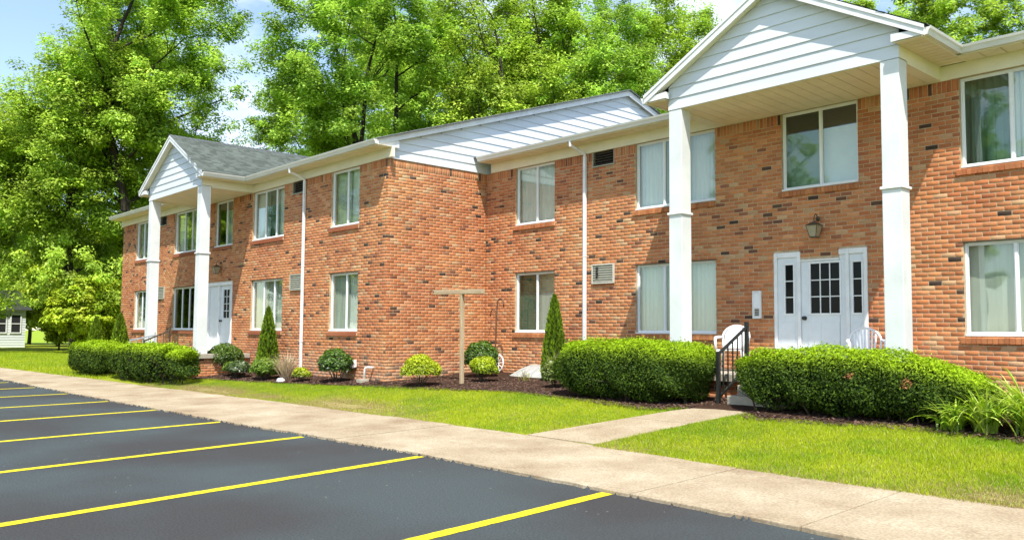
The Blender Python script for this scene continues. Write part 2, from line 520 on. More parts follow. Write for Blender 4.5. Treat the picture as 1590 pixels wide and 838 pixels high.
# ------------------------------------------------------------------ ground
rng = np.random.default_rng(7)
KX = [-90, -37, -23, -14.4, -9, -3, 12]
KY = [6.0, 5.95, 6.05, 6.25, 6.55, 6.45, 6.4]
WX = [-90, -37, -24, -17, -9.5, -5.5, -2.5, 12]
WY = [7.2, 7.46, 8.05, 8.45, 8.65, 8.36, 8.33, 8.3]
BX = [-24.0, -22.7, -18.5, -16.3, -14, -12.4, -11, -9.6, -8.73, -8.0, -7.2, -6.66, -4.56, -3.3, 3]
BY = [9.2, 9.55, 10.15, 10.62, 10.95, 11.3, 11.25, 11.0, 10.9, 11.15, 11.2, 10.85, 11.1, 10.92, 10.9]
YL, YR, XC = 11.02, 14.05, -16.5          # the two wall planes and the step between them
CL, CR = -25.69, -7.376                   # portico centres


def kerb(x): return np.interp(x, KX, KY)
def walk_in(x): return np.interp(x, WX, WY)
def bed(x): return np.interp(x, BX, BY)


def G(x, y):
    """ground height"""
    k = walk_in(x)
    x = np.asarray(x, float); y = np.asarray(y, float)
    far = np.clip((-34 - x) / 10, 0, 1)                       # flattens out left of the building
    t = np.clip((y - k) / np.maximum(11 - k, 0.1), 0, 1)
    a = 0.085 + 0.315 * t
    a = np.where(y > 11, 0.40 + 0.06 * np.clip(y - 11, 0, 3), a)
    return a * (1 - far) + far * (0.085 + 0.03 * np.clip((y - k) / 10, 0, 1))


def grid(name, xs, ys_of, n, zf, mat, kind='structure', parent=None):
    V, F = [], []
    for x in xs:
        y0, y1 = ys_of(x)
        for j in range(n + 1):
            y = y0 + (y1 - y0) * j / n
            V.append((x, y, float(zf(x, y))))
    for i in range(len(xs) - 1):
        for j in range(n):
            F.append((i * (n + 1) + j, (i + 1) * (n + 1) + j, (i + 1) * (n + 1) + j + 1, i * (n + 1) + j + 1))
    o = np_obj(name, V, F, mat, parent, smooth=True)
    if kind and parent is None: o['kind'] = kind
    return o


b = MB(); b.quad((-900, -900, -0.06), (900, -900, -0.06), (900, 900, -0.06), (-900, 900, -0.06))
b.build('ground', M['farturf'])['kind'] = 'structure'

xs = list(np.arange(-90, 12.1, 0.5))
lot = grid('parking_lot', xs, lambda x: (-40, kerb(x) + 0.02), 1, lambda x, y: 0.0, M['asphalt'])
lot['label'] = 'dark asphalt parking lot with yellow bay lines'
# crumbled edge where the asphalt meets the walk
ends = [(-2.55, 6.44, 0.10), (-5.69, 6.47, 0.12), (-8.89, 6.52, 0.187), (-11.64, 6.32, 0.186), (-14.39, 6.22, 0.170), (-17.28, 6.14, 0.17),
        (-19.99, 6.07, 0.17), (-22.90, 6.0, 0.17), (-25.8, 5.96, 0.17), (-28.7, 5.9, 0.17), (-31.6, 5.9, 0.17), (-34.5, 5.9, 0.17)]
rs0 = random.Random(5)
for (x, y, s) in ends:
    hw = 0.072
    b = MB()
    n = 70
    L5 = 5.6
    pv = []
    for j in range(n + 1):
        t = j / n
        yy = y - L5 * t
        xx = x + s * L5 * t
        jx = rs0.uniform(-0.006, 0.006)
        pv.append((xx - hw + jx, yy, 0.004)); pv.append((xx + hw + rs0.uniform(-0.006, 0.006), yy, 0.004))
    b.add(pv, [(2 * j, 2 * j + 1, 2 * j + 3, 2 * j + 2) for j in range(n)])
    b.build('bay_line', M['yellow'], lot)

# sidewalk, slab by slab
walk = bpy.data.objects.new('sidewalk', None); link(walk); walk['kind'] = 'structure'
walk['label'] = 'long tan concrete walk of joined slabs beside the parking lot'
rs = random.Random(3)
x = 3.7
slab_edges = [3.7, 1.87, 0.04, -1.79, -3.6, -5.42, -7.25, -9.1]
while slab_edges[-1] > -60: slab_edges.append(slab_edges[-1] - 1.83)
for a, c in zip(slab_edges[:-1], slab_edges[1:]):
    x1, x0 = a - 0.010, c + 0.010
    dz = rs.uniform(-0.006, 0.006)
    n = 12
    pts0, pts1 = [], []
    for j in range(n + 1):
        xx = x0 + (x1 - x0) * j / n
        crumble = 0.02 if xx > -9 else 0.05
        e = rs.uniform(-crumble, crumble * 0.5) if 0 < j < n else 0
        pts0.append((xx, float(kerb(xx)) + e, 0.035 + dz)); pts1.append((xx, float(walk_in(xx)) + 0.05, 0.09 + dz))
    V = pts0 + pts1 + [(p[0], p[1] - 0.004, -0.05) for p in pts0] + [(p[0], p[1], -0.05) for p in pts1]
    m_ = n + 1
    F = [(j, j + 1, m_ + j + 1, m_ + j) for j in range(n)]
    F += [(j + 1, j, 2 * m_ + j, 2 * m_ + j + 1) for j in range(n)]
    F += [(m_ + j, m_ + j + 1, 3 * m_ + j + 1, 3 * m_ + j) for j in range(n)]
    F += [(0, m_, 3 * m_, 2 * m_), (n + m_, n, 2 * m_ + n, 3 * m_ + n)]
    b = MB(); b.add(V, F); b.build('slab', M['concrete'], walk, bevel=0.008)
b = MB()
b.add([(p, float(kerb(p)) + 0.06, 0.006) for p in (-60, -30, -23, -14.4, -9, -3, 3)] + [(p, float(walk_in(p)), 0.05) for p in (-60, -30, -23, -14.4, -9, -3, 3)],
      [(j, j + 1, 8 + j, 7 + j) for j in range(6)])
b.build('joint_filler', M['soil'], walk)
# crumbs of broken asphalt along the edge
V, F = [], []
for i in range(700):
    xx = -34 + 30 * rs.random() ** 1.3
    if xx > -8 and rs.random() < 0.7: continue
    yy = float(kerb(xx)) + rs.gauss(-0.02, 0.03); r_ = rs.uniform(0.008, 0.03)
    k = len(V)
    a0 = rs.uniform(0, 6)
    for q in range(4): V.append((xx + r_ * 1.4 * math.cos(a0 + q * 1.57), yy + r_ * math.sin(a0 + q * 1.57), 0.0))
    V.append((xx, yy, r_ * 1.1 + 0.01))
    F += [(k + q, k + (q + 1) % 4, k + 4) for q in range(4)]
o = np_obj('asphalt_crumbs', V, F, M['asphalt']); tag(o, 'loose dark asphalt crumbs along the walk edge', 'gravel', kind='stuff')

# walk up to the right-hand entrance
ew = bpy.data.objects.new('entrance_walk', None); link(ew); ew['kind'] = 'structure'
ew['label'] = 'short pale concrete walk leading up to the right-hand porch steps'
EL = [(-9.13, 8.62), (-8.47, 10.15), (-7.90, 11.5), (-7.75, 11.95)]
ER = [(-7.75, 8.57), (-7.34, 10.15), (-6.95, 11.35), (-6.62, 11.95)]
for i in range(3):
    p0, p1, q1, q0 = EL[i], ER[i], ER[i + 1], EL[i + 1]
    g = 0.006
    n = 4
    V = []
    for j in range(n + 1):
        t = j / n
        for (s, e) in ((p0, q0), (p1, q1)):
            xx = s[0] + (e[0] - s[0]) * t; yy = s[1] + (e[1] - s[1]) * t
            if j == 0: yy += g
            if j == n: yy -= g
            V.append((xx, yy, float(G(xx, yy)) + 0.014))
    nn = len(V)
    V += [(a, c, d - 0.15) for a, c, d in V]
    F = [(2 * j, 2 * j + 1, 2 * j + 3, 2 * j + 2) for j in range(n)]
    F += [(2 * j, 2 * j + 2, nn + 2 * j + 2, nn + 2 * j) for j in range(n)]
    F += [(2 * j + 3, 2 * j + 1, nn + 2 * j + 1, nn + 2 * j + 3) for j in range(n)]
    F += [(1, 0, nn, nn + 1), (2 * n, 2 * n + 1, nn + 2 * n + 1, nn + 2 * n)]
    b = MB(); b.add(V, F); b.build('slab', M['concrete'], ew)


def in_walk(x, y):
    """true on the entrance walk"""
    t = np.asarray(y)
    l = np.interp(t, [p[1] for p in EL], [p[0] for p in EL]); r = np.interp(t, [p[1] for p in ER], [p[0] for p in ER])
    return (x > l) & (x < r) & (t > 8.4)


# lawn sheet and mulch beds
xs = list(np.arange(-90, -30, 2.0)) + list(np.arange(-30, 6.1, 0.4))
lawn = grid('lawn', xs, lambda x: (float(walk_in(x)) + 0.03, 40.0 if x < -35.5 else (YR if x > XC else YL)), 26, lambda x, y: G(x, y), M['turf'])
lawn['label'] = 'front lawn between the walk and the planting beds'
bedo = grid('mulch_bed', list(np.arange(-24, 3.1, 0.3)), lambda x: (float(bed(x)), YR + 0.05 if x > XC - 0.1 else YL + 0.05), 14,
            lambda x, y: G(x, y) + 0.012 + 0.02 * min(1, max(0, (y - bed(x)) / 0.3)) + 0.008 * math.sin(7 * x) * math.sin(9 * y), M['soil'])
bedo['label'] = 'brown bark mulch bed along the foot of the brick walls'
N_ = 26000
cx = rng.uniform(-24, 0, N_); cy_ = bed(cx) + rng.uniform(-0.10, 1, N_) ** 1 * np.where(cx > XC, 2.2, 1.2)
ok = (cy_ < np.where(cx > XC, YR, YL) - 0.02) & ~in_walk(cx, cy_)
cx, cy_ = cx[ok], cy_[ok]; N_ = len(cx)
cz = G(cx, cy_) + 0.03
ln = rng.uniform(0.015, 0.05, N_); wd = rng.uniform(0.006, 0.016, N_); th = rng.uniform(0, math.pi, N_)
tl = rng.uniform(-0.012, 0.02, N_)
d = np.stack([np.cos(th), np.sin(th), np.zeros(N_)], 1); e = np.stack([-np.sin(th), np.cos(th), np.zeros(N_)], 1)
c = np.stack([cx, cy_, cz], 1)
zz = np.zeros((N_, 3)); zz[:, 2] = tl
V = np.stack([c - d * ln[:, None] - e * wd[:, None], c + d * ln[:, None] - e * wd[:, None] + zz, c + d * ln[:, None] + e * wd[:, None] + zz, c - d * ln[:, None] + e * wd[:, None]], 1).reshape(-1, 3)
tint = np.array([0.085, 0.046, 0.030]) * rng.uniform(0.35, 1.6, (N_, 1)) * np.array([1, 1, 1]) + rng.uniform(0, 0.03, (N_, 1)) ** 1
o = np_obj('mulch_chips', V, np.arange(4 * N_).reshape(-1, 4), M['mulch'], col=np.repeat(tint, 4, 0))
tag(o, 'brown bark mulch chips spread over the planting beds', 'mulch', kind='stuff')


# worn dry patches in the turf beside the walk
M['dry_turf'] = plain('dry_turf', (0.34, 0.28, 0.13), rough=1.0, col2=(0.24, 0.23, 0.07), scale=9, bump=0.6, bscale=60, spec=0.1)
for i, (px0, py0, rx, ry) in enumerate(((-14.7, 8.84, 0.8, 0.16), (-20.4, 8.54, 0.9, 0.14), (-2.75, 8.6, 0.35, 0.12))):
    V = [(px0, py0, float(G(px0, py0)) + 0.006)]
    for k in range(40):
        a = 2 * math.pi * k / 40
        q = 1 + 0.22 * math.sin(3 * a + i) + 0.14 * math.sin(7 * a + 2 * i) + rs.uniform(-0.08, 0.08)
        x_, y_ = px0 + rx * q * math.cos(a), py0 + ry * q * math.sin(a)
        y_ = max(y_, float(walk_in(x_)) + 0.06)
        V.append((x_, y_, float(G(x_, y_)) + 0.006))
    np_obj('dry_patch', V, [(0, 1 + k, 1 + (k + 1) % 40) for k in range(40)], M['dry_turf'], lawn)


# grass blades
def vnoise(x, y, s, seed):
    r_ = np.random.default_rng(seed).random((64, 64))
    u, v = x / s, y / s
    i, j = np.floor(u).astype(int), np.floor(v).astype(int)
    fu, fv = u - i, v - j
    fu, fv = fu * fu * (3 - 2 * fu), fv * fv * (3 - 2 * fv)
    g = lambda a, b_: r_[a % 64, b_ % 64]
    return (g(i, j) * (1 - fu) + g(i + 1, j) * fu) * (1 - fv) + (g(i, j + 1) * (1 - fu) + g(i + 1, j + 1) * fu) * fv


def blades(name, x, y, h, w, label, dry=None):
    n = len(x)
    z = G(x, y)
    a = rng.uniform(0, 2 * math.pi, n)
    lean = rng.uniform(0.1, 0.75, n) * h
    la = rng.uniform(0, 2 * math.pi, n)
    P = np.stack([x, y, z - 0.005], 1)
    s = np.stack([np.cos(a), np.sin(a), 0 * a], 1) * w[:, None]
    tip = P + np.stack([np.cos(la) * lean, np.sin(la) * lean, h * rng.uniform(0.75, 1.0, n)], 1)
    V = np.stack([P - s, P + s, tip], 1).reshape(-1, 3)
    F = np.arange(3 * n).reshape(-1, 3)
    green = np.array([0.23, 0.37, 0.012]); lime = np.array([0.44, 0.50, 0.018]); straw = np.array([0.46, 0.35, 0.17])
    t = np.clip(vnoise(x, y, 0.9, 5) * 0.9 + vnoise(x, y, 0.22, 6) * 0.7 - 0.3 + rng.normal(0, 0.25, n), 0, 1)[:, None]
    colr = green * (1 - t) + lime * t
    if dry is not None:
        k = (rng.random(n) < dry)[:, None]
        colr = np.where(k, straw * rng.uniform(0.7, 1.15, (n, 1)), colr)
    colr = colr * rng.uniform(0.75, 1.2, (n, 1))
    o = np_obj(name, V, F, M['grass'], col=np.repeat(colr, 3, 0))
    return tag(o, label, 'grass', kind='stuff')


def scatter(x0, x1, n, top):
    x = rng.uniform(x0, x1, n)
    lo = walk_in(x) - 0.02 + 0.05 * (vnoise(x, x * 0, 0.35, 9) - 0.5)
    y = lo + rng.random(n) * (top(x) - lo)
    return x, y


top = lambda x: bed(x) + 0.07 * (vnoise(x, x * 0, 0.4, 3) - 0.4)
x, y = scatter(-24, -7.0, 260000, top)
edge = np.interp(y, [p[1] for p in EL], [p[0] for p in EL]) + 0.05 * (vnoise(y, y * 0, 0.3, 4) - 0.6)
k = x < edge; x, y = x[k], y[k]
dist_e = y - walk_in(x)
dry = 0.06 + 0.75 * np.clip(vnoise(x, y, 0.8, 11) - 0.35, 0, 1) * np.exp(-dist_e / 0.55) * 1.6
wob = 0.7 + 0.8 * vnoise(x, y, 0.35, 31)
dry = dry + wob * (1.5 * np.exp(-(((x + 14.7) / 1.3) ** 2 + ((y - 8.85) / 0.42) ** 2)) + 1.5 * np.exp(-(((x + 20.4) / 1.6) ** 2 + ((y - 8.55) / 0.36) ** 2)) + 0.7 * np.exp(-(((x + 17.6) / 0.9) ** 2 + ((y - 8.7) / 0.25) ** 2)))
h = rng.uniform(0.022, 0.055, len(x)) * (1 - 0.35 * np.clip(dry, 0, 1)) * (0.8 + 0.5 * vnoise(x, y, 0.5, 8))
blades('grass_blades', x, y, h, rng.uniform(0.003, 0.0055, len(x)), 'mown grass left of the entrance walk', np.clip(dry, 0, 0.93))
x, y = scatter(-9.2, -0.4, 210000, top)
edge = np.interp(y, [p[1] for p in ER], [p[0] for p in ER]) + 0.05 * (vnoise(y, y * 0, 0.3, 14) - 0.4)
k = x > edge; x, y = x[k], y[k]
dry = 0.07 + 0.6 * np.exp(-(((x + 2.7) / 0.6) ** 2 + ((y - 8.6) / 0.35) ** 2)) + 0.55 * np.clip(vnoise(x, y, 0.7, 21) - 0.3, 0, 1) * np.exp(-(y - walk_in(x)) / 0.4)
h = rng.uniform(0.022, 0.056, len(x)) * (0.8 + 0.6 * vnoise(x, y, 0.5, 18))
blades('grass_blades', x, y, h, rng.uniform(0.003, 0.0055, len(x)), 'mown grass right of the entrance walk', np.clip(dry, 0, 0.9))
x = rng.uniform(-62, -27.2, 90000); y = walk_in(x) + rng.random(len(x)) ** 1.2 * 9 - 0.02
k = ~((x > -35.4) & (y > YL - 0.1)); x, y = x[k], y[k]
blades('grass_blades', x, y, rng.uniform(0.05, 0.12, len(x)), rng.uniform(0.006, 0.012, len(x)), 'side lawn grass at the far left beyond the hedges', np.full(len(x), 0.04))
# ------------------------------------------------------------------ apartment building
CO = 0.073                       # brick course
Z0 = 0.27                        # first course
ZB = 5.454                       # underside of the soldier course (71 courses)
ZT = 5.654                       # top of brick, foot of the frieze
ZL0, ZL1 = 1.584, 3.044          # lower windows
ZU0, ZU1 = 4.212, 5.654          # upper windows
FLOOR = 0.92
OV = 0.40                        # eaves overhang
bld = thing('apartment_building', (-16.5, 14.0, 0.5), 'two-storey red brick apartment building with two white columned porticos', 'building')

BR_COL = np.array([(0.44, 0.190, 0.088), (0.41, 0.165, 0.076), (0.48, 0.220, 0.105), (0.46, 0.200, 0.095), (0.38, 0.140, 0.064),
                   (0.50, 0.250, 0.130), (0.43, 0.185, 0.092), (0.48, 0.205, 0.090), (0.52, 0.290, 0.165), (0.36, 0.145, 0.080)]) * np.array([1.10, 0.99, 0.84])
BR_COL = BR_COL * 0.7 + BR_COL.mean(0) * 0.3
BR_DARK = np.array([(0.060, 0.040, 0.030), (0.085, 0.050, 0.034), (0.11, 0.062, 0.040), (0.14, 0.066, 0.04)])


class Wall:
    """a brick wall face: u runs along it, n points out of it"""
    def __init__(self, name, o, u, n, L, openings, seed):
        self.name, self.o, self.u, self.n, self.L, self.op = name, np.array(o, float), np.array(u, float), np.array(n, float), L, openings
        self.r = np.random.default_rng(seed)
        self.bricks = []                      # (u0,u1,z0,z1,soldier)

    def P(self, u, z, d):
        return self.o + self.u * u + self.n * d + np.array([0, 0, z])

    def layout(self):
        r = self.r
        n = int(round((ZB - Z0) / CO))
        for k in range(n):
            z0 = Z0 + k * CO; z1 = z0 + CO
            cut = [(a, b_) for (a, b_, c, d) in self.op if min(d, z1) - max(c, z0) > 0.4 * CO]
            off = 0.1025 if k % 2 else 0.0
            off += r.uniform(-0.008, 0.008)
            self.row(off, 0.205, z0, z1, cut, 0.0)
        cut = [(a, b_) for (a, b_, c, d) in self.op if d > ZB + 0.03]
        self.row(0.0, CO, ZB, ZT, cut, 1.0)

    def row(self, off, pitch, z0, z1, cut, soldier):
        segs = [(0.0, self.L)]
        for (a, b_) in sorted(cut):
            out = []
            for (s, e) in segs:
                if b_ <= s or a >= e: out.append((s, e)); continue
                if a > s: out.append((s, a))
                if b_ < e: out.append((b_, e))
            segs = out
        for (s, e) in segs:
            i0 = math.floor((s - off) / pitch); i1 = math.ceil((e - off) / pitch)
            for i in range(i0, i1):
                a = max(off + i * pitch, s); b_ = min(off + (i + 1) * pitch, e)
                if b_ - a > 0.025:
                    self.bricks.append((a + 0.006 if a > s else a + 0.001, b_ - 0.006 if b_ < e else b_ - 0.001, z0 + 0.006, z1 - 0.006, soldier))

    def mortar(self):
        us = sorted({0.0, self.L, *[q for a in self.op for q in a[:2] if 0 < q < self.L]})
        zs = sorted({0.0, ZT, *[q for a in self.op for q in a[2:]]})
        b = MB()
        inside = lambda u, z: any(a < u < b_ and c < z < d for a, b_, c, d in self.op)
        for i in range(len(us) - 1):
            for j in range(len(zs) - 1):
                if not inside((us[i] + us[i + 1]) / 2, (zs[j] + zs[j + 1]) / 2):
                    b.quad(self.P(us[i], zs[j], 0), self.P(us[i + 1], zs[j], 0), self.P(us[i + 1], zs[j + 1], 0), self.P(us[i], zs[j + 1], 0))
        for (a, b_, c, d) in self.op:
            e = -0.2
            b.quad(self.P(a, c, 0), self.P(a, d, 0), self.P(a, d, e), self.P(a, c, e))
            b.quad(self.P(b_, c, 0), self.P(b_, c, e), self.P(b_, d, e), self.P(b_, d, 0))
            b.quad(self.P(a, d, 0), self.P(b_, d, 0), self.P(b_, d, e), self.P(a, d, e))
            b.quad(self.P(a, c, 0), self.P(a, c, e), self.P(b_, c, e), self.P(b_, c, 0))
        self.ob = b.build('wall', M['mortar'], bld)
        return self.ob


def pick_col(r, n):
    c = BR_COL[r.integers(0, len(BR_COL), n)] * r.uniform(0.86, 1.14, (n, 1))
    k = r.random(n)
    dk = BR_DARK[r.integers(0, len(BR_DARK), n)]
    tan = np.array([0.50, 0.30, 0.16]) * r.uniform(0.85, 1.1, (n, 1)); brn = np.array([0.27, 0.105, 0.055]) * r.uniform(0.8, 1.2, (n, 1))
    c = np.where(((k > 0.90) & (k < 0.96))[:, None], tan, c); c = np.where((k >= 0.96)[:, None], brn, c)
    return np.where((k < 0.035)[:, None], dk, c)


def brick_geo(w, B, cols):
    """all bricks of list B as one vertex/face set"""
    r = w.r
    n = len(B)
    B = np.array(B)
    u0, u1, z0, z1 = B[:, 0], B[:, 1], B[:, 2], B[:, 3]
    d = 0.005 + r.uniform(-0.0015, 0.0025, n)
    ch = 0.0035
    j = lambda: r.uniform(-0.0022, 0.0022, n)
    ring = lambda a, b_, c, e, dep: [(a, c, dep), (b_, c, dep), (b_, e, dep), (a, e, dep)]
    V = np.zeros((n, 12, 3))
    A = [u0 + j(), u1 + j(), z0 + j(), z1 + j()]
    for m_, (p, q, s) in enumerate(ring(A[0], A[1], A[2], A[3], np.full(n, -0.004)) + ring(A[0], A[1], A[2], A[3], d - ch)
                                  + ring(A[0] + ch, A[1] - ch, A[2] + ch, A[3] - ch, d)):
        V[:, m_] = w.o + w.u * p[:, None] + w.n * s[:, None] + np.array([0, 0, 1.0]) * q[:, None]
    f = [(8, 9, 10, 11)] + [(0 + a, (a + 1) % 4, 4 + (a + 1) % 4, 4 + a) for a in range(4)] + [(4 + a, 4 + (a + 1) % 4, 8 + (a + 1) % 4, 8 + a) for a in range(4)]
    F = (np.arange(n)[:, None, None] * 12 + np.array(f)[None]).reshape(-1, 4)
    return V.reshape(-1, 3), F, np.repeat(cols, 12, 0)


def winspec(c, lo_hi):  # helper for readability
    return (c + lo_hi[0], c + lo_hi[1])


# --- window list: (wing, x0, x1, level, panes, style)
WIN_L = [(-33.62, -32.26, 'u', [0.5], 'sage'), (-33.62, -32.26, 'l', [0.5], 'darkgreen'),
         (-29.72, -27.76, 'u', [0.4, 0.72], 'blinds_mid'), (-29.72, -27.76, 'l', [0.36, 0.68], 'dark'),
         (-26.29, -24.95, 'p', [0.56], 'half'),
         (-23.58, -21.62, 'u', [0.36, 0.70], 'blinds_mid'), (-23.58, -21.62, 'l', [0.36, 0.69], 'tan'),
         (-19.07, -17.72, 'u', [0.52], 'sage_light'), (-19.07, -17.72, 'l', [0.53], 'pleat')]
WIN_R = [(-15.36, -14.00, 'u', [0.51], 'pale'), (-15.36, -14.00, 'l', [0.52], 'grey'),
         (-11.556, -9.54, 'u', [0.355, 0.66], 'pale_mid'), (-11.556, -9.54, 'l', [0.355, 0.66], 'pale_mid2'),
         (-8.10, -6.65, 'p', [0.51], 'board'),
         (-5.00, -3.00, 'u', [0.36, 0.68], 'drape'), (-5.00, -3.00, 'l', [0.36, 0.68], 'smoke'),
         (-0.75, 0.60, 'u', [0.5], 'pale'), (-0.75, 0.60, 'l', [0.5], 'pale')]
ZLEV = {'u': (ZU0, ZU1), 'l': (ZL0, ZL1), 'p': (4.212, 5.654)}
# (x0,x1,z0,z1) of the sleeves in the wall
VENT_L = [(-21.14, -20.49, 5.307, 5.654), (-21.13, -20.48, 2.679, 3.117), (-31.12, -30.47, 5.307, 5.654), (-31.12, -30.47, 2.679, 3.117)]
VENT_R = [(-12.79, -12.15, 5.307, 5.654), (-12.79, -12.14, 2.679, 3.117)]
DOOR_L = [(-26.62, -24.84, FLOOR, 3.08)]
DOOR_R = [(-8.27, -7.77, FLOOR, 3.08), (-7.77, -7.02, FLOOR, 2.93), (-7.02, -6.52, FLOOR, 3.08)]


def op(x_origin, wins, vents, doors):
    r = [(a - x_origin, b_ - x_origin, *ZLEV[l]) for a, b_, l, *_ in wins]
    r += [(a - x_origin, b_ - x_origin, c, d) for a, b_, c, d in vents + doors]
    return r


XE0, XE1 = -35.13, 2.1
walls = [Wall('left', (XE0, YL, 0), (1, 0, 0), (0, -1, 0), XC - XE0 + 0.012, op(XE0, WIN_L, VENT_L, DOOR_L), 1),
         Wall('end', (XC, YL + 0.002, 0), (0, 1, 0), (1, 0, 0), YR - YL - 0.002, [], 2),
         Wall('right', (XC, YR, 0), (1, 0, 0), (0, -1, 0), XE1 - XC, op(XC, WIN_R, VENT_R, DOOR_R), 3)]
EYE = np.array([0, 0, 1.6])
cand = []
for wi, w in enumerate(walls):
    w.layout(); w.mortar()
    w.cols = pick_col(w.r, len(w.bricks))
    zc = np.array([q[2] for q in w.bricks])        # mineral bloom on the lowest courses
    bl = np.clip((1.15 - zc) / 0.7, 0, 1) * w.r.random(len(zc)) * 0.75
    w.cols = w.cols * (1 - bl[:, None]) + np.array([0.52, 0.36, 0.24]) * bl[:, None]
    for i, bk in enumerate(w.bricks):
        c = w.P((bk[0] + bk[1]) / 2, (bk[2] + bk[3]) / 2, 0)
        dv = c - EYE
        depth = dv @ np.array(fw); px = 795 + 1312 * (dv @ np.array(rt)) / depth; py = 432.8 - 1312 * (dv @ np.array(up)) / depth
        if bk[4] or bk[1] - bk[0] < 0.15: continue
        if not (4 < px < 1586 and 4 < py < 600): continue
        if py > 535 and 860 < px < 1500: continue
        if 1030 < px < 1080 or 1362 < px < 1416: continue
        size = (bk[1] - bk[0]) * 1312 / depth * abs((w.u @ np.array(rt)) - (w.u @ np.array(fw)) * (px - 795) / 1312)
        cand.append((-size, wi, i))
cand.sort()
solo = {(wi, i) for _, wi, i in cand[:300]}
# shared brick meshes for the nearest 300
base_meshes = []
wr = walls[2]
for v in range(20):
    bw = Wall('tmp', (0, 0, 0), wr.u, wr.n, 1, [], 100 + v)
    cc = pick_col(bw.r, 1) if v > 1 else BR_DARK[[v]]
    V, F, c = brick_geo(bw, [(-0.0965, 0.0965, -0.0305, 0.0305, 0)], cc)
    base_meshes.append(np_mesh('brick', V, F, M['brick'], c))
rb = random.Random(11)
for wi, w in enumerate(walls):
    rest, rc = [], []
    for i, bk in enumerate(w.bricks):
        if (wi, i) in solo and wi == 2:
            dark = w.cols[i].sum() < 0.27
            me = base_meshes[rb.randrange(0, 2) if dark else rb.randrange(2, 20)]
            o = bpy.data.objects.new('brick', me); link(o, w.ob)
            c = w.P((bk[0] + bk[1]) / 2, (bk[2] + bk[3]) / 2, 0) - np.array(org_of(bld))
            o.location = c
            o.scale = ((bk[1] - bk[0]) / 0.193, 1, 1)
        else:
            rest.append(bk); rc.append(w.cols[i])
    V, F, c = brick_geo(w, rest, np.array(rc))
    o = np_obj('bricks', V, F, M['brick'], w.ob, c); o['kind'] = 'stuff'


# --- windows
def curtain_mesh(x0, x1, z0, z1, y, amp=0.018, pitch=0.09, seed=0):
    r = random.Random(seed)
    n = max(6, int((x1 - x0) / pitch * 6))
    V = []
    ph = r.uniform(0, 6)
    for i in range(n + 1):
        xx = x0 + (x1 - x0) * i / n
        yy = y + amp * math.sin(2 * math.pi * (xx - x0) / pitch + ph) + amp * 0.4 * math.sin(9.1 * xx + ph)
        V += [(xx, yy, z0), (xx, yy, z1)]
    b = MB(); b.add(V, [(2 * i, 2 * i + 2, 2 * i + 3, 2 * i + 1) for i in range(n)])
    return b


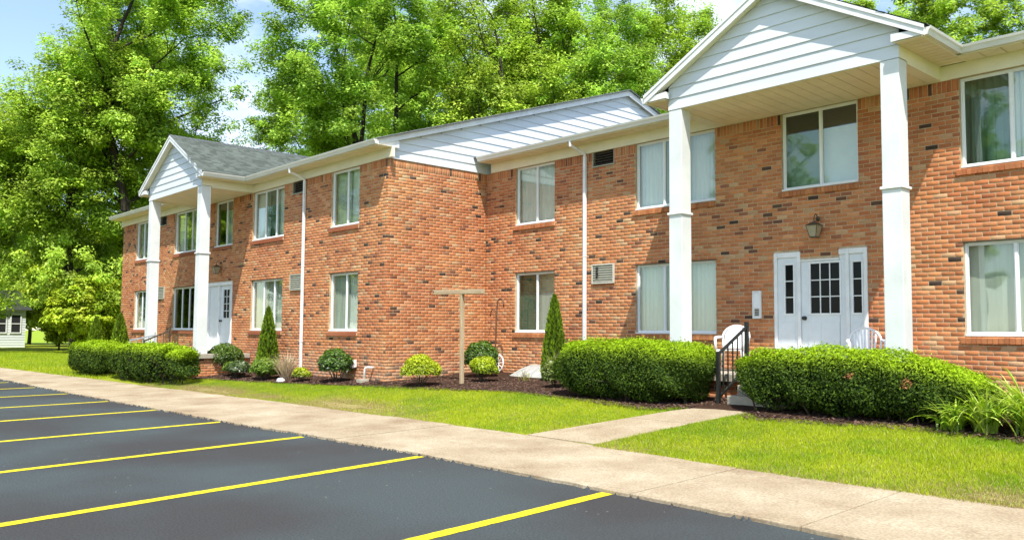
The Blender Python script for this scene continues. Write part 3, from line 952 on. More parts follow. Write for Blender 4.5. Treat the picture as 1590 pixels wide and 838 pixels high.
def window(x0, x1, lvl, mull, style, Y, seed):
    z0, z1 = ZLEV[lvl]
    yf = Y + 0.055                       # frame face, set back in the brick
    f = 0.04
    b = MB()
    b.box(x0 + 0.002, x0 + f, yf, yf + 0.07, z0 + 0.002, z1 - 0.002)
    b.box(x1 - f, x1 - 0.002, yf, yf + 0.07, z0 + 0.002, z1 - 0.002)
    b.box(x0 + f, x1 - f, yf + 0.001, yf + 0.07, z1 - f, z1 - 0.002)
    b.box(x0 + f, x1 - f, yf + 0.001, yf + 0.07, z0 + 0.002, z0 + f + 0.015)
    b.box(x0 + 0.004, x1 - 0.004, Y - 0.012, yf - 0.001, z0 + 0.002, z0 + 0.03)     # sloping white sill strip
    o = b.build('window', M['frame'], bld, bevel=0.004)
    cuts = [x0 + f] + [x0 + (x1 - x0) * m_ for m_ in mull] + [x1 - f]
    for m_ in cuts[1:-1]:
        k = MB(); k.box(m_ - 0.021, m_ + 0.021, yf + 0.008, yf + 0.06, z0 + f + 0.016, z1 - f - 0.001)
        k.build('mullion', M['frame'], o, bevel=0.003)
    za, zb = z0 + f + 0.015, z1 - f
    for i in range(len(cuts) - 1):
        a = cuts[i] + (0.021 if i else 0.0); c = cuts[i + 1] - (0.021 if i < len(cuts) - 2 else 0.0)
        dark = (style in ('half', 'drape', 'grey', 'board') and i == 0) or (style in ('pale_mid', 'pale_mid2', 'blinds_mid') and i == 1) or style in ('dark',) or (style == 'darkgreen' and i == 1)
        k = MB(); k.box(a + 0.001, c - 0.001, yf + 0.034, yf + 0.039, za + 0.001, zb - 0.001)
        k.build('pane', M['glass_dark'] if dark else M['glass'], o)
        # slim sash around each light
        k = MB(); s = 0.014
        k.box(a, a + s, yf + 0.022, yf + 0.033, za, zb); k.box(c - s, c, yf + 0.022, yf + 0.033, za, zb)
        k.box(a + s, c - s, yf + 0.022, yf + 0.033, za, za + s); k.box(a + s, c - s, yf + 0.022, yf + 0.033, zb - s, zb)
        k.build('sash', M['frame'], o)
    yc = yf + 0.14
    W = x1 - x0

    def cur(a, c, lo, hi, mat, amp=0.018, pitch=0.09, dy=0.0):
        curtain_mesh(x0 + a * W, x0 + c * W, z0 + lo * (z1 - z0), z0 + hi * (z1 - z0), yc + dy, amp, pitch, seed).build('curtain', mat, o)
    if style in ('pale', 'pale_mid', 'pale_mid2'): cur(-0.02, 1.02, -0.02, 1.02, M['curtain'], 0.012, 0.1)
    elif style == 'sage': cur(-0.02, 1.02, -0.02, 1.02, M['curtain_sage'])
    elif style == 'sage_light': cur(-0.02, 0.52, 0, 1.02, M['curtain_sage'], 0.006, 0.2); cur(0.50, 1.02, 0, 1.02, M['curtain'], 0.004, 0.3, 0.02)
    elif style == 'pleat': cur(-0.02, 0.5, 0, 1.02, M['curtain_sage'], 0.03, 0.12); cur(0.48, 1.02, 0, 1.02, M['curtain'], 0.03, 0.12, 0.03)
    elif style == 'tan': cur(-0.02, 0.38, 0, 1.02, M['curtain_tan'], 0.025, 0.12); cur(0.36, 1.02, 0, 1.02, M['curtain_sage'], 0.025, 0.12, 0.03)
    elif style == 'blinds_mid': cur(-0.02, 0.40, 0, 1.02, M['curtain'], 0.006, 0.1); cur(0.38, 0.72, 0, 1.02, M['curtain_sage'], 0.02, 0.08, 0.05); cur(0.70, 1.02, 0, 1.02, M['curtain'], 0.008, 0.12)
    elif style == 'grey': cur(-0.02, 1.02, 0, 0.66, M['curtain_sage'], 0.003, 0.3); cur(-0.02, 1.02, 0.6, 1.02, M['curtain_tan'], 0.006, 0.2, 0.06)
    elif style == 'darkgreen': cur(-0.02, 0.5, 0, 0.85, M['curtain_sage'], 0.006, 0.2)
    elif style == 'half': cur(0.28, 1.02, 0.0, 0.80, M['board'], 0.0, 0.5)
    elif style == 'board': cur(-0.02, 1.02, 0.0, 0.745, M['board'], 0.0, 0.5)
    elif style == 'drape': cur(-0.02, 1.02, 0, 1.02, M['curtain_sage'], 0.035, 0.115); cur(0.17, 0.37, 0, 0.80, M['curtain'], 0.012, 0.12, -0.045); cur(0.35, 1.02, 0, 1.02, M['curtain'], 0.015, 0.10, -0.03)
    elif style == 'smoke': cur(-0.02, 1.02, 0, 1.02, M['curtain_sage'], 0.012, 0.5)
    # rowlock brick sill (upper windows under the portico too)
    r = random.Random(seed + 50)
    a, c = x0 - 0.06, x1 + 0.02
    n = int(round((c - a) / 0.078))
    near = Y == YR
    pieces = []
    for i in range(n):
        u0 = a + (c - a) * i / n + 0.004; u1 = a + (c - a) * (i + 1) / n - 0.004
        pr = 0.045 + r.uniform(-0.004, 0.004)
        dz = r.uniform(-0.002, 0.002)
        k = MB()
        k.hexa([(u0, Y - pr, z0 - 0.112 + dz), (u1, Y - pr, z0 - 0.112 + dz), (u1, Y + 0.02, z0 - 0.106), (u0, Y + 0.02, z0 - 0.106),
                (u0, Y - pr, z0 - 0.026 + dz), (u1, Y - pr, z0 - 0.026 + dz), (u1, Y + 0.02, z0 - 0.004), (u0, Y + 0.02, z0 - 0.004)])
        pieces.append(k)
    if near:
        for k in pieces:
            cc = BR_COL[r.randrange(0, 5)] * r.uniform(0.75, 1.05)
            k.build('sill_brick', M['brick'], o, col=tuple(cc))
    else:
        k = MB()
        for q in pieces: k.add(q.v, q.f)
        q = k.build('brick_sill', M['brick'], o, col=(0.33, 0.115, 0.055))
    k = MB(); k.box(a + 0.003, c - 0.003, Y - 0.036, Y - 0.001, z0 - 0.104, z0 - 0.030); k.build('sill_mortar', M['mortar'], o)
    # steel lintel over the lower openings
    if lvl == 'l':
        k = MB(); k.box(x0 - 0.07, x1 + 0.03, Y - 0.008, Y + 0.05, z1 - 0.0005, z1 + 0.012); k.build('lintel', M['bronze'], o)
    return o


for i, (a, c, l, m_, s) in enumerate(WIN_L): window(a, c, l, m_, s, YL, i)
for i, (a, c, l, m_, s) in enumerate(WIN_R): window(a, c, l, m_, s, YR, 20 + i)

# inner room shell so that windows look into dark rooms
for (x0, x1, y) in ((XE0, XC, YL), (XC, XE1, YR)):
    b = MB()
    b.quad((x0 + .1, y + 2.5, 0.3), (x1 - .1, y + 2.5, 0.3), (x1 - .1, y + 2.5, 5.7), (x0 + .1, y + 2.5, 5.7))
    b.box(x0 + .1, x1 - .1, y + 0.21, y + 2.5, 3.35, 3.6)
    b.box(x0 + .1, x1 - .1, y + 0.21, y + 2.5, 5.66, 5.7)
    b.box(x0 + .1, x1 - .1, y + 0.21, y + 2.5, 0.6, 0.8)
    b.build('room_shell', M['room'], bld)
# hidden side and rear walls
b = MB()
b.quad((XE0, YL, 0), (XE0, 28.2, 0), (XE0, 28.2, 5.9), (XE0, YL, 5.9))
b.quad((XE0, 28.2, 0), (XC, 28.2, 0), (XC, 28.2, 5.9), (XE0, 28.2, 5.9))
b.quad((XE1, YR, 0), (XE1, 31, 0), (XE1, 31, 5.9), (XE1, YR, 5.9))
b.quad((XC, 31, 0), (XE1, 31, 0), (XE1, 31, 5.9), (XC, 31, 5.9))
b.build('rear_wall', M['mortar'], bld)

# --- eaves: frieze, soffit panels, gutter, roof
SL, SR = 0.325, 0.300


def gutter(b, p0, p1, out):
    """K-style gutter from p0 to p1 (top inner edge), 'out' points away from the wall"""
    p0, p1, out = Vector(p0), Vector(p1), Vector(out)
    prof = [(0, 0.0), (0, -0.115), (0.065, -0.115), (0.085, -0.06), (0.105, -0.035), (0.115, 0.0), (0.105, 0.0), (0.10, -0.012), (0.012, -0.012), (0.012, 0.0)]
    V = []
    for p in (p0, p1):
        for (a, z) in prof: V.append(p + out * a + Vector((0, 0, z)))
    n = len(prof)
    b.add(V, [(i, (i + 1) % n, n + (i + 1) % n, n + i) for i in range(n)] + [tuple(range(n - 1, -1, -1)), tuple(range(n, 2 * n))])


def eave(x0, x1, Y, c):
    """frieze, soffit and gutter for one wing, broken at the portico"""
    pl, pr = c - 2.11, c + 2.11
    gl, gr_ = c - 2.50, c + 2.50
    for (a, e) in ((x0, pl), (pr, x1)):
        b = MB(); b.box(a, e, Y - 0.028, Y + 0.05, ZT + 0.001, 5.885); b.build('frieze_board', M['almond'], bld)
    b = MB(); b.box(pl, pr, Y - 0.012, Y + 0.05, ZT + 0.0015, 5.9); b.build('frieze_board', M['almond'], bld)
    # soffit panels
    for (a, e) in ((x0, gl), (gr_, x1)):
        n = int(round((e - a) / 0.30))
        for i in range(n):
            u0 = a + (e - a) * i / n; u1 = a + (e - a) * (i + 1) / n - 0.013
            b = MB(); b.box(u0, u1, Y - OV + 0.001, Y - 0.001, 5.886, 5.894)
            b.box(u0 + 0.003, u0 + 0.012, Y - OV + 0.002, Y - 0.03, 5.881, 5.8855)
            b.build('soffit_panel', M['soffit'], bld)
        b = MB(); b.box(a, e, Y - OV - 0.02, Y - OV, 5.875, 6.0); b.build('fascia_board', M['almond'], bld)
        b = MB(); gutter(b, (a, Y - OV - 0.021, 6.005), (e, Y - OV - 0.021, 6.005), (0, -1, 0)); b.build('gutter', M['gutter'], bld)


eave(XE0 - 0.2, XC + 0.2, YL, CL)
eave(XC + 0.215, XE1 + 0.2, YR, CR)

# main roofs
def roof(x0, x1, Y, yr, s, zr):
    ye = Y - OV - 0.05
    b = MB()
    t = 0.03
    b.prism([(x0, ye, 6.0), (x0, yr, 6.0 + s * (yr - ye)), (x0, yr, 6.0 + s * (yr - ye) + t), (x0, ye, 6.0 + t)], (x1 - x0, 0, 0))
    y2 = yr + (yr - ye)
    b.prism([(x0, y2, 6.0), (x0, y2, 6.0 + t), (x0, yr, 6.0 + s * (yr - ye) + t), (x0, yr, 6.0 + s * (yr - ye))], (x1 - x0, 0, 0))
    return b.build('roof', M['roof'], bld)


roof(XE0 - 0.25, XC + 0.22, YL, 19.58, SL, 0)
roof(XC + 0.005, XE1 + 0.25, YR, 22.6, SR, 0)

# gable end of the left wing, board by board
EX = 0.205
ye, yr = YL - OV - 0.05, 19.58
ztop = lambda y: 6.0 + SL * (y - ye if y < yr else 2 * yr - ye - y)
y_back = 2 * yr - YL
k = 0
z = ZT + 0.004
while z < ztop(yr) - 0.12:
    z1 = min(z + EX, ztop(yr) - 0.1)
    # y where the rake passes the top of this board
    ya = max(YL - 0.004, ye + (z1 - 0.03 - 6.0) / SL)
    yb = 2 * yr - ya
    yb = min(yb, y_back)
    b = MB()
    xo = XC + 0.030
    b.hexa([(XC + 0.004, ya, z), (xo, ya, z), (xo, yb, z), (XC + 0.004, yb, z),
            (XC + 0.001, ya, z1 + 0.01), (XC + 0.012, ya, z1 - 0.001), (XC + 0.012, yb, z1 - 0.001), (XC + 0.001, yb, z1 + 0.01)])
    b.build('siding_board', M['siding'], bld)
    z += EX
b = MB()
b.add([(XC, YL, ZT), (XC, y_back, ZT), (XC, y_back, ztop(YL)), (XC, yr, ztop(yr)), (XC, YL, ztop(YL))], [(0, 1, 2, 3, 4)])
b.build('gable_sheathing', M['siding'], bld)
# rake board and its soffit
for sgn in (1, -1):
    yy = (lambda t: ye + (yr - ye) * t) if sgn == 1 else (lambda t: 2 * yr - ye - (yr - ye) * t)
    y0, y1 = yy(0.0), yy(1.0)
    z0, z1 = 6.0, ztop(yr)
    b = MB()
    b.prism([(XC + 0.13, y0, z0 - 0.13), (XC + 0.13, y1, z1 - 0.15), (XC + 0.13, y1, z1 + 0.034), (XC + 0.13, y0, z0 + 0.034)], (0.022, 0, 0))
    b.build('rake_board', M['white'], bld)
    b = MB()
    b.prism([(XC + 0.153, y0, z0 - 0.02), (XC + 0.153, y1, z1 - 0.02), (XC + 0.153, y1, z1 + 0.036), (XC + 0.153, y0, z0 + 0.036)], (0.012, 0, 0))
    b.build('drip_edge', M['white'], bld)
    b = MB()
    b.hexa([(XC + 0.03, y0, z0 - 0.10), (XC + 0.129, y0, z0 - 0.10), (XC + 0.129, y1, z1 - 0.10), (XC + 0.03, y1, z1 - 0.10),
            (XC + 0.03, y0, z0 - 0.09), (XC + 0.129, y0, z0 - 0.09), (XC + 0.129, y1, z1 - 0.09), (XC + 0.03, y1, z1 - 0.09)])
    b.build('rake_soffit', M['almond'], bld)
# boxed eave return at the near corner
b = MB(); b.hexa([(XC + 0.02, YL - OV - 0.01, 5.876), (XC + 0.128, YL - OV - 0.01, 5.876), (XC + 0.128, YL + 0.22, 5.90), (XC + 0.02, YL + 0.22, 5.90),
                  (XC + 0.02, YL - OV - 0.01, 5.98), (XC + 0.128, YL - OV - 0.01, 5.98), (XC + 0.128, YL + 0.22, 6.08), (XC + 0.02, YL + 0.22, 6.08)])
b.build('eave_return', M['white'], bld)

# downpipes
def downpipe(x, Y, parent):
    b = MB()
    w = 0.038
    def seg(p, q, w=w):
        p, q = Vector(p), Vector(q)
        b.hexa([(p.x - w, p.y - 0.028, p.z), (p.x + w, p.y - 0.028, p.z), (p.x + w, p.y + 0.028, p.z), (p.x - w, p.y + 0.028, p.z),
                (q.x - w, q.y - 0.028, q.z), (q.x + w, q.y - 0.028, q.z), (q.x + w, q.y + 0.028, q.z), (q.x - w, q.y + 0.028, q.z)])
    seg((x, Y - 0.05, 0.55), (x, Y - 0.05, 5.60))
    b.tube([(x, Y - 0.05, 5.58), (x, Y - 0.06, 5.64), (x - 0.05, Y - 0.25, 5.74), (x - 0.07, Y - OV - 0.06, 5.79), (x - 0.07, Y - OV - 0.06, 5.90)], 0.037, 10)
    for z in (1.3, 3.3, 5.2): b.box(x - 0.045, x + 0.045, Y - 0.080, Y - 0.013, z, z + 0.025)
    b.tube([(x, Y - 0.05, 0.60), (x, Y - 0.07, 0.53), (x + 0.02, Y - 0.22, 0.48)], 0.037, 10)
    b.build('downpipe', M['white'], parent, bevel=0.004)


downpipe(-12.99, YR, bld)
downpipe(-20.40, YL, bld)


# --- porticos
def portico(c, Y, sl, label):
    root = bpy.data.objects.new('portico', None); link(root, bld); ORG[root.name] = org_of(bld)
    root['label'] = label
    yp = Y - 1.565                              # front face of the beam
    zb = 5.70
    HW = 2.11
    # side beams and front beam
    for s in (-1, 1):
        b = MB()
        xa, xb = c + s * (HW - 0.20), c + s * HW
        b.box(xa, xb, yp + 0.0215, Y - 0.014, 5.706, 5.905); b.box(xa + 0.0005, xb - 0.0005, yp + 0.30, Y - 0.0145, 5.664, 5.7055)
        b.build('side_beam', M['almond'], root)
        # eave soffit, strip by strip
        n = 11
        for i in range(n):
            v0 = yp - 0.13 + (Y - 0.03 - yp + 0.13) * i / n; v1 = yp - 0.13 + (Y - 0.03 - yp + 0.13) * (i + 1) / n - 0.013
            b = MB(); b.box(c + s * (HW + 0.001), c + s * 2.499, v0, v1, 5.889, 5.897); b.build('soffit_panel', M['soffit'], root)
        b = MB(); b.box(c + s * 2.50, c + s * 2.52, yp - 0.15, Y - OV - 0.02, 5.875, 6.0); b.build('fascia_board', M['almond'], root)
        b = MB(); gutter(b, (c + s * 2.521, yp - 0.16, 6.005), (c + s * 2.521, Y - OV - 0.03, 6.005), (s, 0, 0)); b.build('gutter', M['gutter'], root)
        # boxed return at the front corner
        b = MB(); x0, x1 = c + s * 2.06, c + s * 2.515
        zi, zo = 6.0 + (2.55 - 2.06) * 0.557, 6.0
        b.hexa([(x0, yp - 0.152, 5.905), (x1, yp - 0.152, 5.905), (x1, yp - 0.03, 5.905), (x0, yp - 0.03, 5.905),
                (x0, yp - 0.152, 6.02), (x1, yp - 0.152, 5.99), (x1, yp - 0.03, 5.99), (x0, yp - 0.03, 6.02)])
        b.build('eave_return', M['white'], root)
        # column with band
        xc = c + s * (HW - 0.147)
        k = MB(); k.box(xc - 0.14, xc + 0.14, yp + 0.005, yp + 0.285, 3.80, zb - 0.003)
        col = k.build('column', M['column'], root, bevel=0.008)
        k = MB(); k.box(xc - 0.143, xc + 0.143, yp + 0.002, yp + 0.288, FLOOR + 0.003, 3.755); k.build('column_casing', M['column'], col, bevel=0.008)
        k = MB(); k.box(xc - 0.168, xc + 0.168, yp - 0.023, yp + 0.313, 3.756, 3.799); k.build('column_band', M['white'], col, bevel=0.006)
        k = MB(); k.box(xc - 0.16, xc + 0.16, yp - 0.015, yp + 0.305, FLOOR + 0.003, FLOOR + 0.16); k.build('column_base', M['column'], col, bevel=0.006)
    b = MB(); b.box(c - HW + 0.2, c + HW - 0.2, yp + 0.02, yp + 0.19, 5.702, 5.9); b.build('front_beam', M['almond'], root)
    # ceiling planks
    n = 17
    for i in range(n):
        u0 = c - HW + 0.2 + (2 * HW - 0.4) * i / n; u1 = u0 + (2 * HW - 0.4) / n - 0.009
        b = MB(); b.hexa([(u0, yp + 0.021, 5.692), (u1, yp + 0.021, 5.692), (u1, Y - 0.0135, 5.660), (u0, Y - 0.0135, 5.660), (u0, yp + 0.021, 5.70), (u1, yp + 0.021, 5.70), (u1, Y - 0.0135, 5.668), (u0, Y - 0.0135, 5.668)]); b.build('ceiling_plank', M['soffit'], root)
    # pediment boards
    sl_ = 0.557
    apex = 6.0 + 2.55 * sl_
    rake = lambda dx: apex - abs(dx) * sl_
    z = zb
    while z < apex - 0.2:
        z1 = min(z + EX, apex - 0.12)
        hw = min(HW, (apex - 0.09 - z1 + 0.03) / sl_)
        hwb = min(HW, (apex - 0.09 - z) / sl_)
        b = MB()
        b.hexa([(c - hwb, yp - 0.004, z), (c + hwb, yp - 0.004, z), (c + hwb, yp + 0.02, z), (c - hwb, yp + 0.02, z),
                (c - hw, yp + 0.014, z1 - 0.001), (c + hw, yp + 0.014, z1 - 0.001), (c + hw, yp + 0.02, z1 - 0.001), (c - hw, yp + 0.02, z1 - 0.001)])
        b.build('siding_board', M['siding'], root)
        z += EX
    b = MB(); b.add([(c - HW, yp + 0.021, zb), (c + HW, yp + 0.021, zb), (c + HW, yp + 0.021, rake(HW) - 0.03), (c, yp + 0.021, apex - 0.05), (c - HW, yp + 0.021, rake(HW) - 0.03)], [(0, 1, 2, 3, 4)])
    b.build('pediment_sheathing', M['siding'], root)
    # rakes, roof slopes
    y_r = Y - OV - 0.05 + (apex - 6.0) / sl + 0.1
    for s in (-1, 1):
        xe = c + s * 2.55
        b = MB(); b.prism([(xe, yp - 0.17, 6.0 - 0.12), (c, yp - 0.17, apex - 0.14), (c, yp - 0.17, apex + 0.03), (xe, yp - 0.17, 6.03)], (0, 0.022, 0))
        b.build('rake_board', M['white'], root)
        b = MB(); b.prism([(xe, yp - 0.185, 6.0 - 0.02), (c, yp - 0.185, apex - 0.02), (c, yp - 0.185, apex + 0.036), (xe, yp - 0.185, 6.036)], (0, 0.014, 0))
        b.build('drip_edge', M['white'], root)
        b = MB(); b.hexa([(xe, yp - 0.147, 5.90), (c, yp - 0.147, apex - 0.10), (c, yp - 0.002, apex - 0.10), (xe, yp - 0.002, 5.90),
                          (xe, yp - 0.147, 5.91), (c, yp - 0.147, apex - 0.09), (c, yp - 0.002, apex - 0.09), (xe, yp - 0.002, 5.91)])
        b.build('rake_soffit', M['almond'], root)
        b = MB(); b.hexa([(xe, yp - 0.18, 6.0), (c, yp - 0.18, apex), (c, y_r, apex), (xe, Y + 0.4, 6.0),
                          (xe, yp - 0.18, 6.03), (c, yp - 0.18, apex + 0.03), (c, y_r, apex + 0.03), (xe, Y + 0.4, 6.03)])
        rf = b.build('roof', M['roof'], root)
    # shingle tabs on the right-hand slope (the one in view) and ridge caps
    L_ = math.hypot(2.55, 2.55 * sl_)
    r = np.random.default_rng(int(abs(c) * 10))
    V, F, Cc = [], [], []
    rows = int(L_ / 0.135)
    ca, sa = 2.55 / L_, 2.55 * sl_ / L_
    for i in range(rows):
        t0 = 0.135 * i
        yend = (Y - OV) + (0.135 * (i + 1) * sa) / sl + 0.3
        yy = yp - 0.185 - r.uniform(0, 0.2)
        while yy < yend:
            w = r.uniform(0.09, 0.22)
            y0, y1 = max(yy, yp - 0.188), yy + w - 0.004
            cc = np.array([0.105, 0.122, 0.106]) * r.uniform(0.72, 1.25)
            pts = []
            for (t, h) in ((t0 - 0.006, 0.041 + r.uniform(0, 0.003)), (t0 + 0.15, 0.032)):
                x = c + 2.57 - t * ca; z_ = 6.0 + t * sa
                pts.append((x + h * sa, z_ + h * ca))
            (xa, za), (xb, zb2) = pts
            k = len(V)
            V += [(xa, y0, za), (xa, y1, za), (xb, y1, zb2), (xb, y0, zb2), (xa - 0.004, y0, za - 0.012), (xa - 0.004, y1, za - 0.012)]
            F += [(k, k + 1, k + 2, k + 3), (k + 4, k + 5, k + 1, k)]
            Cc += [cc] * 6
            yy += w
    o = np_obj('shingles', V, F, M['shingle'], root, np.array(Cc)); o['kind'] = 'stuff'
    b = MB()
    yy = yp - 0.188
    while yy < y_r:
        y1 = yy + 0.145
        b.hexa([(c - 0.14, yy, apex - 0.022), (c, yy, apex + 0.062), (c, y1, apex + 0.05), (c - 0.14, y1, apex - 0.03), (c - 0.14, yy, apex - 0.01), (c, yy, apex + 0.074), (c, y1, apex + 0.056), (c - 0.14, y1, apex - 0.024)])
        b.hexa([(c + 0.14, yy, apex - 0.022), (c, yy, apex + 0.062), (c, y1, apex + 0.05), (c + 0.14, y1, apex - 0.03), (c + 0.14, yy, apex - 0.01), (c, yy, apex + 0.074), (c, y1, apex + 0.056), (c + 0.14, y1, apex - 0.024)])
        yy += 0.14
    b.build('ridge_caps', M['roof'], root)
    return root


portico(CL, YL, SL, 'far left white portico with shingled gable roof')
portico(CR, YR, SR, 'near right white portico with tall square columns')


# --- porches and steps
def porch(c, Y, xs0, xs1, gz):
    yp = Y - 1.565
    b = MB(); b.box(c - 2.2, c + 2.2, yp - 0.16, Y - 0.014, FLOOR - 0.13, FLOOR)
    pr = b.build('porch', M['porch'], bld, bevel=0.01)
    b = MB(); b.box(c - 2.12, c + 2.12, yp - 0.08, Y - 0.016, 0.0, FLOOR - 0.131); b.build('porch_base', M['mortar'], pr)
    w = Wall('porch', (c - 2.12, yp - 0.08, 0), (1, 0, 0), (0, -1, 0), 4.24, [], 40)
    for (o_, u_, n_, L_) in (((c - 2.12, yp - 0.08, 0), (1, 0, 0), (0, -1, 0), 4.24), ((c + 2.12, yp - 0.08, 0), (0, 1, 0), (1, 0, 0), 1.6)):
        w = Wall('porch', o_, u_, n_, L_, [], 41)
        zz, k = 0.06, 0
        while zz + CO < FLOOR - 0.125:
            w.row(0.1 * (k % 2), 0.205, zz, zz + CO, [], 0); zz += CO; k += 1
        V, F, cc = brick_geo(w, w.bricks, pick_col(w.r, len(w.bricks)))
        np_obj('bricks', V, F, M['brick'], pr, cc)['kind'] = 'stuff'
    for i, (dy, z) in enumerate(((0.30, 0.765), (0.60, 0.61))):
        b = MB(); b.box(xs0, xs1, yp - 0.16 - dy, yp - 0.16 - dy + 0.305, 0.05, z)
        b.build('step', M['porch'], pr, bevel=0.012)
    return pr


porch(CR, YR, -7.78, -6.60, 0.45)
porch(CL, YL, -27.6, -26.4, 0.2)
b = MB(); b.box(-26.75, -24.0, YL - 0.55, YL - 0.02, FLOOR + 0.001, FLOOR + 0.055); b.build('door_stoop', M['porch'], bld, bevel=0.012)


# --- doors
def panel_door(x0, x1, z0, z1, y, parent, rows, cols, gx0, gx1, gz0, gz1, knob_x, knob_z):
    b = MB()
    b.box(x0, gx0, y, y + 0.045, z0, z1); b.box(gx1, x1, y, y + 0.045, z0, z1)
    b.box(gx0, gx1, y, y + 0.045, z0, gz0); b.box(gx0, gx1, y, y + 0.045, gz1, z1)
    d = b.build('door_leaf', M['door'], parent, bevel=0.003)
    b = MB(); t = 0.018
    for (a, c_, e, f) in ((gx0 - 0.03, gx1 + 0.03, gz0 - 0.03, gz0), (gx0 - 0.03, gx1 + 0.03, gz1, gz1 + 0.03), (gx0 - 0.03, gx0, gz0, gz1), (gx1, gx1 + 0.03, gz0, gz1)):
        b.box(a, c_, y - 0.012, y - 0.0005, e, f)
    for i in range(1, cols):
        u = gx0 + (gx1 - gx0) * i / cols; b.box(u - t / 2, u + t / 2, y - 0.006, y + 0.012, gz0, gz1)
    for j in range(1, rows):
        u = gz0 + (gz1 - gz0) * j / rows; b.box(gx0, gx1, y - 0.0065, y + 0.0125, u - t / 2, u + t / 2)
    b.build('glazing_bars', M['white'], parent, bevel=0.002)
    for i in range(cols):
        for j in range(rows):
            a = gx0 + (gx1 - gx0) * i / cols; c_ = gx0 + (gx1 - gx0) * (i + 1) / cols
            e = gz0 + (gz1 - gz0) * j / rows; f = gz0 + (gz1 - gz0) * (j + 1) / rows
            k = MB(); k.box(a + 0.001, c_ - 0.001, y + 0.014, y + 0.018, e + 0.001, f - 0.001); k.build('pane', M['pane_black'], parent)
    # two raised panels below
    W = x1 - x0
    if W > 0.6:
        for (a, c_) in ((x0 + 0.13, x0 + W / 2 - 0.05), (x0 + W / 2 + 0.05, x1 - 0.13)):
            k = MB(); k.box(a, c_, y - 0.007, y - 0.0005, z0 + 0.16, gz0 - 0.16); k.build('door_panel', M['door'], parent, bevel=0.006)
    else:
        k = MB(); k.box(x0 + 0.06, x1 - 0.06, y - 0.007, y - 0.0005, z0 + 0.16, gz0 - 0.16); k.build('door_panel', M['door'], parent, bevel=0.006)
    if knob_x is not None:
        k = MB(); k.lathe((knob_x, y, knob_z), [(0.0, -0.075), (0.03, -0.072), (0.037, -0.055), (0.026, -0.035), (0.013, -0.03), (0.013, -0.012), (0.036, -0.010), (0.036, 0.0)], 14, 'y')
        k.build('door_knob', M['black'], parent, smooth=True)


yd = YR + 0.003
b = MB()     # frame of the right door: taller sidelight frames either side of the leaf
for (a, c_) in ((-8.27, -8.205), (-7.805, -7.745), (-6.90, -6.84), (-6.585, -6.52)): b.box(a, c_, YR - 0.03, YR + 0.1, FLOOR + 0.06, 3.08 if a != -7.805 else 3.08)
b.box(-8.205, -7.805, YR - 0.029, YR + 0.1, 2.985, 3.079); b.box(-6.84, -6.585, YR - 0.029, YR + 0.1, 2.985, 3.079)
b.box(-7.02, -6.9005, YR - 0.0285, YR + 0.1, 2.985, 3.0785)
b.box(-7.7445, -7.0205, YR - 0.022, YR + 0.1, 2.90, 2.929)
b.box(-8.27, -6.52, YR - 0.05, YR + 0.1, FLOOR + 0.001, FLOOR + 0.059)
dr = b.build('front_door', M['white'], bld, bevel=0.006); dr['label'] = 'pale blue-white front door with nine panes and two sidelights'
panel_door(-7.742, -6.903, FLOOR + 0.065, 2.90, yd, dr, 3, 3, -7.56, -7.02, 1.97, 2.85, -7.675, 1.885)
b = MB(); b.box(-7.019, -6.903, yd + 0.001, yd + 0.044, 2.902, 2.984); b.build('door_header', M['door'], dr)
panel_door(-8.203, -7.807, FLOOR + 0.065, 2.983, yd - 0.008, dr, 3, 1, -8.05, -7.89, 1.97, 2.85, None, 0)
panel_door(-6.838, -6.587, FLOOR + 0.065, 2.983, yd - 0.008, dr, 3, 1, -6.775, -6.625, 1.97, 2.84, None, 0)
yd = YL + 0.04
b = MB()
for (a, c_) in ((-26.62, -26.555), (-25.83, -25.765), (-24.905, -24.84)): b.box(a, c_, YL - 0.03, YL + 0.1, FLOOR + 0.06, 3.08)
b.box(-26.555, -25.83, YL - 0.029, YL + 0.1, 2.985, 3.079); b.box(-25.765, -24.905, YL - 0.029, YL + 0.1, 2.985, 3.079)
b.box(-26.62, -24.84, YL - 0.05, YL + 0.1, FLOOR + 0.001, FLOOR + 0.059)
dl = b.build('front_door', M['white'], bld, bevel=0.006); dl['label'] = 'pale blue-white front door under the far left portico'
panel_door(-25.763, -24.907, FLOOR + 0.065, 2.983, yd, dl, 4, 2, -25.56, -25.12, 1.97, 2.85, -25.70, 1.885)
b = MB(); b.box(-26.553, -25.832, yd - 0.008, yd + 0.04, FLOOR + 0.065, 2.983); b.build('side_panel', M['door'], dl)
for (a, c_) in ((-26.47, -26.24), (-26.15, -25.92)):
    b = MB(); b.box(a, c_, yd - 0.016, yd - 0.0085, FLOOR + 0.25, 2.80); b.build('door_panel', M['door'], dl, bevel=0.006)
